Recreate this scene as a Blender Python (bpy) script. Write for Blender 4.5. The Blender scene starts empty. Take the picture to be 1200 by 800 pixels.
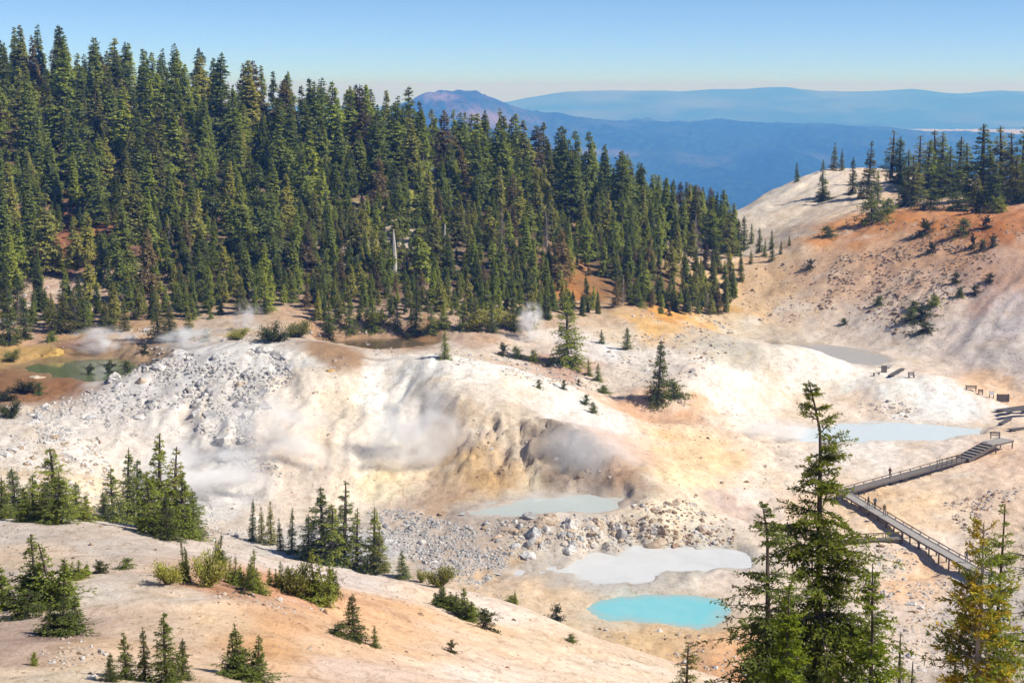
import bpy, math, random
import numpy as np
from mathutils import Vector, Matrix

scene = bpy.context.scene
col = scene.collection
R = math.radians

# ------------------------------------------------------------------ camera
# the camera stands at the origin on a hillside, looking along +Y, slightly down
FOC = 1900.0                       # focal length in photograph pixels (1200 wide)
HORIZON = 104.0                    # row of the eye-level horizon in the photograph
PITCH = math.atan((400.0 - HORIZON) / FOC)
cam_data = bpy.data.cameras.new('camera')
cam_data.sensor_width = 36.0
cam_data.lens = FOC / 1200.0 * 36.0
cam_data.clip_start = 0.5
cam_data.clip_end = 200000.0
cam = bpy.data.objects.new('camera', cam_data)
col.objects.link(cam)
cam.location = (0, 0, 0)
cam.rotation_euler = (math.pi / 2 - PITCH, 0, 0)
scene.camera = cam

# ------------------------------------------------------------------ sky and sun
SUN_EL, SUN_AZ = R(44.0), R(-14.0)        # the sun stands to the right (+X), a touch behind the camera
sun_dir = Vector((math.cos(SUN_EL) * math.cos(SUN_AZ), math.cos(SUN_EL) * math.sin(SUN_AZ), math.sin(SUN_EL)))
world = bpy.data.worlds.new('World')
scene.world = world
world.use_nodes = True
wn, wl = world.node_tree.nodes, world.node_tree.links
wn.clear()
sky = wn.new('ShaderNodeTexSky')
sky.sky_type = 'NISHITA'
sky.sun_disc = False
sky.sun_elevation = SUN_EL
sky.sun_rotation = math.pi / 2 - SUN_AZ
sky.altitude = 4200.0
sky.air_density = 0.7
sky.dust_density = 0.0
sky.ozone_density = 5.5
bg = wn.new('ShaderNodeBackground')
bg.inputs['Strength'].default_value = 0.115
wo = wn.new('ShaderNodeOutputWorld')
wl.new(sky.outputs[0], bg.inputs[0])
wl.new(bg.outputs[0], wo.inputs[0])

sun_data = bpy.data.lights.new('sun', 'SUN')
sun_data.energy = 4.8
sun_data.angle = R(0.53)
sun_data.color = (1.0, 0.95, 0.87)
sun = bpy.data.objects.new('sun', sun_data)
col.objects.link(sun)
sun.rotation_euler = sun_dir.to_track_quat('Z', 'Y').to_euler()
sun.location = (200, -100, 200)

scene.view_settings.view_transform = 'Standard'
scene.view_settings.look = 'None'
scene.view_settings.exposure = 0.28
scene.view_settings.gamma = 1.0
scene.view_settings.use_curve_mapping = False
scene.cycles.use_denoising = True
scene.cycles.max_bounces = 9
scene.cycles.diffuse_bounces = 2
scene.cycles.glossy_bounces = 2
scene.cycles.transmission_bounces = 3
scene.cycles.volume_bounces = 8
scene.cycles.transparent_max_bounces = 8
scene.cycles.volume_max_steps = 256
scene.cycles.use_adaptive_sampling = True
scene.cycles.adaptive_threshold = 0.015

# ------------------------------------------------------------------ small helpers
def tag(o, label=None, cat=None, group=None, kind=None):
    if label: o['label'] = label
    if cat: o['category'] = cat
    if group: o['group'] = group
    if kind: o['kind'] = kind
    return o

def empty(name, loc, rz=0.0):
    o = bpy.data.objects.new(name, None)
    o.empty_display_size = 0.2
    col.objects.link(o)
    o.location = loc
    o.rotation_euler = (0, 0, rz)
    return o

def add(name, mesh, mats=None, parent=None, loc=(0, 0, 0), rot=(0, 0, 0), scale=(1, 1, 1)):
    o = bpy.data.objects.new(name, mesh)
    if mats is not None and not mesh.materials:
        for m in (mats if isinstance(mats, (list, tuple)) else [mats]):
            mesh.materials.append(m)
    col.objects.link(o)
    o.parent = parent
    o.location = loc
    o.rotation_euler = rot
    o.scale = scale
    return o

def mesh_np(name, verts, faces, smooth=False):
    """verts (n,3); faces (m,k) array with one face size"""
    me = bpy.data.meshes.new(name)
    verts = np.asarray(verts, dtype=np.float32)
    faces = np.asarray(faces, dtype=np.int32)
    n, k = faces.shape
    me.vertices.add(len(verts))
    me.vertices.foreach_set('co', verts.ravel())
    me.loops.add(n * k)
    me.loops.foreach_set('vertex_index', faces.ravel())
    me.polygons.add(n)
    me.polygons.foreach_set('loop_start', np.arange(0, n * k, k, dtype=np.int32))
    me.polygons.foreach_set('use_smooth', np.full(n, smooth, dtype=bool))
    me.update(calc_edges=True)
    return me

def float_attr(me, name, vals):
    a = me.attributes.new(name, 'FLOAT', 'POINT')
    a.data.foreach_set('value', np.asarray(vals, dtype=np.float32))

def color_attr(me, name, rgb):
    a = me.attributes.new(name, 'FLOAT_COLOR', 'POINT')
    c = np.ones((len(rgb), 4), dtype=np.float32)
    c[:, :3] = rgb
    a.data.foreach_set('color', c.ravel())

def lin(c):
    c = np.asarray(c, dtype=float) / 255.0
    return np.where(c <= 0.04045, c / 12.92, ((c + 0.055) / 1.055) ** 2.4)

# value noise on a hashed lattice
def _hash(ix, iy, seed):
    h = (ix.astype(np.int64) * 374761393 + iy.astype(np.int64) * 668265263 + seed * 1442695041) & 0xffffffff
    h = ((h ^ (h >> 13)) * 1274126177) & 0xffffffff
    h = h ^ (h >> 16)
    return (h & 0xffffff) / float(0xffffff)

def vnoise(x, y, seed=0):
    x = np.asarray(x, dtype=float); y = np.asarray(y, dtype=float)
    ix, iy = np.floor(x), np.floor(y)
    fx, fy = x - ix, y - iy
    fx = fx * fx * fx * (fx * (fx * 6 - 15) + 10)
    fy = fy * fy * fy * (fy * (fy * 6 - 15) + 10)
    a, b = _hash(ix, iy, seed), _hash(ix + 1, iy, seed)
    c, d = _hash(ix, iy + 1, seed), _hash(ix + 1, iy + 1, seed)
    return (a + (b - a) * fx) * (1 - fy) + (c + (d - c) * fx) * fy

def fbm(x, y, octaves=4, seed=0, gain=0.5):
    s, a, t = 0.0, 1.0, 0.0
    for o in range(octaves):
        s = s + a * (vnoise(x, y, seed + o * 17) * 2 - 1)
        t += a
        a *= gain
        x, y = x * 2.03 + 11.3, y * 2.03 - 7.7
    return s / t

def smooth(a, b, x):
    t = np.clip((x - a) / (b - a), 0, 1)
    return t * t * (3 - 2 * t)

# a sight line through a photograph pixel, to set real points by distance or height
def ray(u, v):
    dx, dz = (u - 600.0) / FOC, -(v - 400.0) / FOC
    cp, sp = math.cos(PITCH), math.sin(PITCH)
    return dx, cp + dz * sp, -sp + dz * cp

def at_y(u, v, Y):
    d = ray(u, v); t = Y / d[1]
    return (d[0] * t, Y, d[2] * t)

def at_z(u, v, Z):
    d = ray(u, v); t = Z / d[2]
    return (d[0] * t, d[1] * t, Z)

# ------------------------------------------------------------------ the lie of the land
CP = []
def cy(*pts):
    for u, v, Y in pts: CP.append(at_y(u, v, Y))
def cz(*pts):
    for u, v, Z in pts: CP.append(at_z(u, v, Z))
def cw(*pts):
    CP.extend(pts)

# camera hillside (mostly below the frame)
cw((0, 0, -2.0), (-30, 0, -1.0), (40, 0, -4.5), (0, -40, 10), (-60, -40, 10), (70, -40, 4), (120, 0, -14),
   (-80, 10, -4), (0, 20, -8.5), (30, 25, -12.0), (-30, 25, -9), (20, 40, -17.5), (60, 50, -26), (100, 40, -25), (35, 60, -27.5), (45, 95, -42), (90, 95, -44), (140, 120, -46))
# near slope
cy((-300, 800, 48), (0, 800, 50), (200, 800, 50), (400, 800, 58), (600, 800, 72), (750, 800, 84), (870, 806, 92))
cy((-300, 740, 62), (0, 742, 60), (60, 752, 56), (130, 735, 61), (250, 740, 62), (400, 740, 72), (550, 740, 86), (680, 750, 97))
cy((0, 700, 70), (130, 682, 71), (200, 676, 73), (330, 712, 69), (450, 705, 86), (550, 716, 97), (610, 712, 102))
cy((-300, 650, 84), (0, 655, 82), (120, 650, 82), (250, 668, 80), (400, 685, 92), (500, 690, 100))
cy((-300, 607, 100), (0, 607, 98), (120, 609, 99), (250, 638, 100), (330, 655, 101), (420, 672, 103), (510, 686, 105), (600, 708, 107), (680, 742, 104), (760, 768, 102))
# hollow behind it
for u, Y, Z in ((-300, 140, -47), (0, 140, -46), (120, 142, -49), (250, 142, -50), (400, 142, -53), (500, 142, -55), (620, 145, -57), (720, 140, -57), (820, 135, -56), (900, 130, -54)):
    d = ray(u, 400); cw((d[0] / d[1] * Y, Y, Z))
# left bench and rubble
cy((-300, 560, 195), (0, 585, 180), (0, 560, 195), (60, 560, 198), (0, 500, 232), (60, 500, 233), (120, 560, 208), (120, 590, 200), (-300, 480, 250), (0, 470, 255), (40, 475, 252))
cy((100, 458, 262), (60, 470, 258), (140, 440, 265), (190, 420, 268), (150, 480, 252), (150, 520, 235))
# wall
cz((150, 598, -57), (200, 592, -57.5), (270, 594, -58), (340, 598, -58), (400, 596, -58), (470, 594, -57.5), (520, 588, -56.5))
cy((200, 540, 234), (300, 540, 231), (400, 540, 232), (460, 540, 234))
cy((200, 490, 246), (300, 490, 243), (400, 490, 246), (470, 490, 245))
cy((200, 445, 261), (260, 409, 268), (330, 404, 270), (390, 404, 272), (300, 440, 258), (370, 440, 257), (420, 432, 262), (425, 460, 254), (440, 500, 243))
# hollow between wall and dome, dome, crater
cy((445, 448, 262), (468, 470, 253), (488, 510, 243), (515, 550, 232), (440, 424, 272), (470, 420, 266), (500, 419, 263), (560, 425, 264), (620, 438, 264), (680, 458, 262), (730, 488, 255), (748, 510, 248))
cy((505, 445, 252), (525, 465, 244), (600, 470, 247), (660, 492, 243), (700, 510, 238), (560, 445, 254))
cy((538, 482, 239), (600, 492, 238), (650, 512, 234), (690, 522, 232), (728, 535, 231))
cy((545, 530, 231), (600, 545, 229), (650, 556, 227), (700, 558, 226))
cz((560, 580, -56), (620, 575, -55.8), (680, 572, -55.8), (720, 575, -55.8), (575, 592, -56.2), (640, 592, -56.2), (710, 592, -56.2))
cz((740, 560, -54.4), (744, 590, -55.5), (770, 575, -54.5), (740, 606, -56))
# rock field, milky ground
cz((300, 640, -56), (380, 640, -57), (450, 612, -57.5), (520, 615, -57), (450, 650, -58), (520, 645, -57.8), (560, 680, -58.3), (600, 615, -56.0), (650, 615, -55.4), (700, 618, -55.8), (640, 643, -57.6), (700, 640, -57.6), (760, 625, -56.5), (800, 622, -57), (850, 640, -57.8),
   (620, 665, -58.4), (700, 668, -58.4), (780, 660, -58.2), (860, 660, -58.2), (600, 690, -58.2), (660, 696, -58.4), (720, 694, -58.4), (800, 690, -58.3), (880, 690, -58.3), (760, 715, -58.9), (700, 728, -57.9), (780, 742, -57.2), (850, 745, -57.4), (880, 720, -58.3), (840, 770, -57), (880, 780, -57.5))
# plain to the right
cz((800, 500, -54.6), (850, 520, -56.5), (780, 540, -55), (840, 560, -57), (900, 560, -57.8), (950, 550, -58), (830, 590, -57.5), (880, 610, -58.3), (820, 610, -56.6), (950, 620, -58.4), (1000, 590, -58), (1060, 590, -57.4), (1100, 560, -57), (1190, 570, -56.2), (1200, 530, -55.3), (1120, 620, -58), (1150, 600, -57.8), (1200, 620, -57), (950, 680, -58.8), (1020, 680, -58.8), (1100, 700, -59), (1150, 660, -58.6), (1000, 760, -59.5), (1100, 780, -60), (1200, 700, -58), (1200, 780, -57.5), (1500, 600, -52), (1500, 780, -50))
cz((900, 500, -57.2), (950, 508, -57.3), (1040, 506, -57.3), (1100, 507, -57.3), (1160, 505, -56.7), (1000, 535, -57), (1080, 530, -57), (900, 540, -57.4))
cy((930, 418, 318), (905, 425, 312), (960, 424, 316), (1010, 446, 306), (880, 440, 303), (930, 440, 307), (970, 460, 300), (890, 475, 286), (860, 450, 294), (940, 485, 285), (1000, 485, 286))
cy((1060, 443, 308), (1100, 450, 304), (1140, 462, 297), (1080, 465, 294), (1120, 478, 287), (1050, 480, 287), (1170, 470, 292), (1200, 480, 288))
cy((820, 440, 290), (840, 410, 310), (820, 470, 278), (775, 470, 277), (750, 500, 266))
# behind the dome
cy((480, 408, 300), (560, 408, 300), (640, 430, 294), (665, 426, 297), (700, 440, 290), (730, 460, 283), (750, 430, 297), (700, 405, 310), (780, 400, 318), (830, 385, 338), (870, 392, 338), (400, 402, 300), (620, 400, 312), (760, 370, 344))
cz((860, 402, -53.3), (940, 406, -53.6), (1000, 415, -53.6), (1040, 424, -53.5))
# pond on the left and the strand below the forest
cz((20, 440, -48), (60, 432, -48.6), (110, 432, -48.6), (165, 434, -48.6), (40, 405, -47.5), (0, 430, -47.6), (-300, 430, -46))
cy((230, 400, 290), (300, 390, 298), (350, 385, 302))
cy((-300, 380, 315), (0, 385, 312), (100, 372, 322), (200, 378, 312), (300, 378, 312), (400, 378, 316), (500, 388, 310), (600, 382, 318), (640, 352, 348), (700, 347, 358), (800, 352, 366), (850, 348, 378))
# forest slope
cy((-300, 290, 370), (0, 300, 368), (200, 300, 365), (400, 300, 362), (600, 300, 372), (750, 300, 392), (835, 300, 412))
cy((-300, 190, 430), (0, 205, 435), (200, 210, 430), (400, 220, 420), (560, 240, 420), (700, 265, 422))
cy((-300, 90, 510), (0, 112, 500), (130, 132, 498), (300, 160, 490), (420, 192, 476), (560, 222, 460), (700, 252, 450), (800, 282, 444), (850, 285, 450))
cw((-160, 545, -4), (-90, 545, -12), (-40, 535, -24), (10, 520, -36), (60, 510, -48), (-250, 560, 4))
cw((-250, 800, -60), (-100, 800, -110), (0, 800, -150), (100, 800, -150), (220, 800, -110), (60, 650, -95), (-50, 650, -70), (340, 800, -90))
# right hill
cy((900, 396, 350), (1000, 402, 342), (1060, 416, 328), (1130, 440, 312), (1200, 452, 300), (1500, 440, 300))
cy((870, 350, 385), (880, 300, 420), (872, 255, 470), (940, 340, 378), (940, 290, 405), (1000, 350, 366), (1000, 300, 392), (1000, 272, 412), (1100, 350, 352), (1100, 300, 376), (1100, 258, 400), (1200, 400, 320), (1200, 350, 342), (1200, 300, 356), (1200, 255, 382), (1500, 350, 325), (1500, 250, 370), (1500, 180, 420))
cy((960, 262, 428), (1050, 250, 420), (1130, 246, 412), (1200, 240, 402))
cy((865, 246, 500), (895, 229, 510), (925, 214, 518), (960, 203, 525), (1010, 202, 530), (1070, 204, 525), (1150, 214, 495), (1200, 218, 480), (930, 238, 480), (980, 228, 480), (1040, 232, 465), (1120, 232, 450))
cw((150, 620, -60), (230, 600, -52), (90, 600, -80))

CP = np.array(CP)
_c2 = 3.0 ** 2
def _basis(x, y):
    r2 = (x[:, None] - CP[None, :, 0]) ** 2 + (y[:, None] - CP[None, :, 1]) ** 2
    return np.sqrt(r2 + _c2)
_n = len(CP)
_A = np.zeros((_n + 3, _n + 3))
_A[:_n, :_n] = _basis(CP[:, 0], CP[:, 1]) - np.eye(_n) * 0.6
_A[:_n, _n] = 1; _A[:_n, _n + 1] = CP[:, 0]; _A[:_n, _n + 2] = CP[:, 1]
_A[_n:, :_n] = _A[:_n, _n:].T
_sol = np.linalg.solve(_A, np.concatenate([CP[:, 2], np.zeros(3)]))
def rbf(x, y):
    out = np.empty(len(x))
    for i in range(0, len(x), 40000):
        s = slice(i, i + 40000)
        out[s] = _basis(x[s], y[s]) @ _sol[:_n] + _sol[_n] + _sol[_n + 1] * x[s] + _sol[_n + 2] * y[s]
    return out

# pools: outline seen in the photograph, water level, bed depth
POOLS = {
    'turquoise': ([(676, 712), (700, 703), (735, 697), (775, 694), (815, 697), (840, 704), (856, 714), (852, 728), (835, 737), (800, 735), (770, 732), (730, 727), (700, 721)], -58.42, 1.2),
    'milky': ([(590, 670), (615, 664), (650, 660), (690, 655), (715, 648), (740, 641), (775, 639), (810, 641), (850, 647), (882, 656), (874, 664), (840, 668), (815, 671), (800, 676), (792, 683), (770, 689), (742, 691), (715, 687), (690, 684), (660, 681), (625, 677)], -58.416, 0.4),
    'steaming': ([(552, 601), (580, 591), (620, 584), (680, 580), (720, 583), (728, 593), (700, 602), (640, 603), (590, 605)], -56.2, 0.6),
    'pale_blue': ([(925, 512), (945, 504), (978, 498), (1040, 495), (1100, 497), (1148, 503), (1142, 510), (1100, 516), (1040, 517), (985, 517), (955, 519), (935, 518)], -57.4, 0.5),
    'grey': ([(850, 408), (900, 404), (960, 404), (1010, 411), (1044, 421), (1035, 429), (1000, 427), (950, 419), (900, 413)], -53.6, 0.3),
    'green_pond': ([(20, 432), (60, 424), (110, 420), (150, 422), (182, 430), (186, 438), (150, 444), (110, 446), (60, 442)], -48.7, 0.5),
    'brown_stream': ([(372, 402), (420, 397), (470, 396), (512, 401), (490, 407), (440, 409), (400, 412)], -48.3, 0.25),
}
SHORE = {'milky': 4.2, 'turquoise': 1.8, 'green_pond': 3.0}      # how ragged each shore is
def poly_sd(px, py, poly):
    """signed distance to a polygon, positive inside"""
    d = np.full(px.shape, 1e9); inside = np.zeros(px.shape, bool)
    n = len(poly)
    for i in range(n):
        ax, ay = poly[i]; bx, by = poly[(i + 1) % n]
        ex, ey = bx - ax, by - ay
        t = np.clip(((px - ax) * ex + (py - ay) * ey) / (ex * ex + ey * ey + 1e-9), 0, 1)
        d = np.minimum(d, np.hypot(px - ax - t * ex, py - ay - t * ey))
        cond = ((ay > py) != (by > py)) & (px < (bx - ax) * (py - ay) / (by - ay + 1e-12) + ax)
        inside ^= cond
    return np.where(inside, d, -d)
POOLW = {k: [at_z(u, v, lv)[:2] for u, v in pts] for k, (pts, lv, dp) in POOLS.items()}

def soft_region(pts_px, zref, x, y, w):
    poly = [at_z(u, v, zref)[:2] for u, v in pts_px]
    return smooth(-w, w, poly_sd(x, y, poly))

def terrain_height(x, y):
    h = rbf(x, y)
    # zones of different roughness and erosion
    d = lambda u, v, Y: at_y(u, v, Y)
    wall = np.exp(-(((x + 38) / 34) ** 2 + ((y - 244) / 20) ** 2) ** 2)
    crater = np.exp(-(((x - 4) / 15) ** 2 + ((y - 231) / 8) ** 2) ** 2)
    near = smooth(120, 95, y)
    right = smooth(60, 95, x) * smooth(300, 340, y)
    forest = smooth(315, 345, y) * smooth(75, 55, x - (y - 350) * 0.1)
    mid = (1 - near)
    wx = x + 3.0 * fbm(x / 9, y / 9, 3, 5)
    wy = y + 3.0 * fbm(x / 9, y / 9, 3, 9)
    # rills running down the wall towards the camera
    rill = 1 - np.abs(fbm(wx / 4.2, wy / 22, 4, 21))
    h = h + wall * (rill - 0.75) * 1.5
    cxw = x + 4.0 * fbm(x / 6, y / 6, 4, 33) + 1.2 * fbm(x / 1.6, y / 1.6, 3, 35)
    rill2 = 1 - np.abs(fbm(cxw / 4.5, wy / 7, 5, 31, 0.62))
    h = h + crater * ((rill2 - 0.7) * 3.4 + 2.0 * fbm(cxw / 3.2, wy / 3.2, 5, 37, 0.6))
    # rills on the right hill run down to the left and towards the camera
    a = 0.80 * x - 0.60 * y
    b = 0.60 * x + 0.80 * y
    rr = 1 - np.abs(fbm((a + 5 * fbm(x / 30, y / 30, 2, 3)) / 9.0, b / 60, 4, 41))
    h = h + right * (rr - 0.7) * 1.3
    # near slope: low swells, shallow washes running down to the right
    h = h + near * (0.22 * fbm((x + 0.5 * y) / 9.0, (y - 0.5 * x) / 3.2, 4, 51) + 0.15 * fbm(x / 2.4, y / 0.9, 4, 55, 0.6))
    h = h + mid * (0.55 * fbm(x / 12, y / 12, 5, 61) + 0.25 * fbm(x / 3.0, y / 3.5, 3, 65) + 0.20 * (1 - 2 * np.abs(fbm(wx / 2.4, wy / 3.4, 4, 67, 0.6))))
    h = h + forest * 1.2 * fbm(x / 14, y / 14, 3, 71)
    # rounded sinter mounds beyond the orange plain
    for mx, my, ra, rb, mh in ((54, 311, 11, 9, 2.8), (75, 299, 13, 8, 2.2), (38, 292, 9, 8, 1.6), (27, 279, 8, 7, 1.4)):
        q = ((x - mx) / ra) ** 2 + ((y - my) / rb) ** 2
        h = h + mh * np.exp(-q ** 1.5)
    # level the shores of the pools
    for k, (pts, lv, dp) in POOLS.items():
        sd = poly_sd(x, y, POOLW[k]) + SHORE.get(k, 2.0) * fbm(x / 2.6, y / 5.0, 4, 81)
        if k == 'milky': sd = sd - 1.0 + 3.2 * fbm(x / 5.0, y / 9.0, 3, 85)
        inner = lv - np.clip(sd * 0.25, -0.0, dp)
        outer = lv + np.clip(-sd * 0.07, 0, 0.5) + 0.05
        tgt = np.where(sd > 0, inner, outer)
        w = smooth(-3.0 if k in ('steaming', 'grey', 'pale_blue') else -6.0, 0.0, sd)
        h = h * (1 - w) + tgt * w
    return h

# ground sheet: rows run away from the camera, columns fan out
def _spaced(knots):
    out = []
    for a, b, st in knots:
        out.append(np.arange(a, b, st))
    return np.concatenate(out + [[knots[-1][1]]])
ROW_Y = _spaced([(-40, 30, 2.5), (30, 48, 1.0), (48, 112, 0.38), (112, 178, 1.4), (178, 300, 0.55), (300, 360, 0.65), (360, 540, 1.6), (540, 800, 8.0)])
_sd = np.arange(0, 0.34, 0.0014)
_so = 0.34 + np.cumsum(0.00125 * 1.09 ** np.arange(1, 46))
_sp = np.concatenate([_sd, _so])
COL_S = np.concatenate([-_sp[:0:-1], _sp])
GX = COL_S[None, :] * (ROW_Y[:, None] + 75.0)
GY = np.repeat(ROW_Y[:, None], len(COL_S), 1)
GZ = terrain_height(GX.ravel(), GY.ravel()).reshape(GX.shape)

def ground(x, y):
    x = np.atleast_1d(np.asarray(x, float)); y = np.atleast_1d(np.asarray(y, float))
    ri = np.clip(np.interp(y, ROW_Y, np.arange(len(ROW_Y))), 0, len(ROW_Y) - 1.001)
    ci = np.clip(np.interp(x / (np.maximum(y, -40) + 75.0), COL_S, np.arange(len(COL_S))), 0, len(COL_S) - 1.001)
    r0, c0 = ri.astype(int), ci.astype(int)
    fr, fc = ri - r0, ci - c0
    return (GZ[r0, c0] * (1 - fr) * (1 - fc) + GZ[r0, c0 + 1] * (1 - fr) * fc + GZ[r0 + 1, c0] * fr * (1 - fc) + GZ[r0 + 1, c0 + 1] * fr * fc)

def gz(x, y):
    return float(ground(x, y)[0])

def on_ground(u, v, ymin=20.0, ymax=640.0):
    """where the sight line through a pixel first meets the ground"""
    d = ray(u, v)
    ys = np.arange(ymin, ymax, 0.5)
    t = ys / d[1]
    below = (d[2] * t - ground(d[0] * t, ys)) < 0
    if not below.any():
        k = len(ys) - 1
    else:
        k = int(np.argmax(below))
    Y = ys[k]
    x = d[0] / d[1] * Y
    return x, Y, gz(x, Y)

def gslope(x, y):
    e = 1.0
    return np.hypot((ground(x + e, y) - ground(x - e, y)) / 2, (ground(x, y + e) - ground(x, y - e)) / 2)
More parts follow.
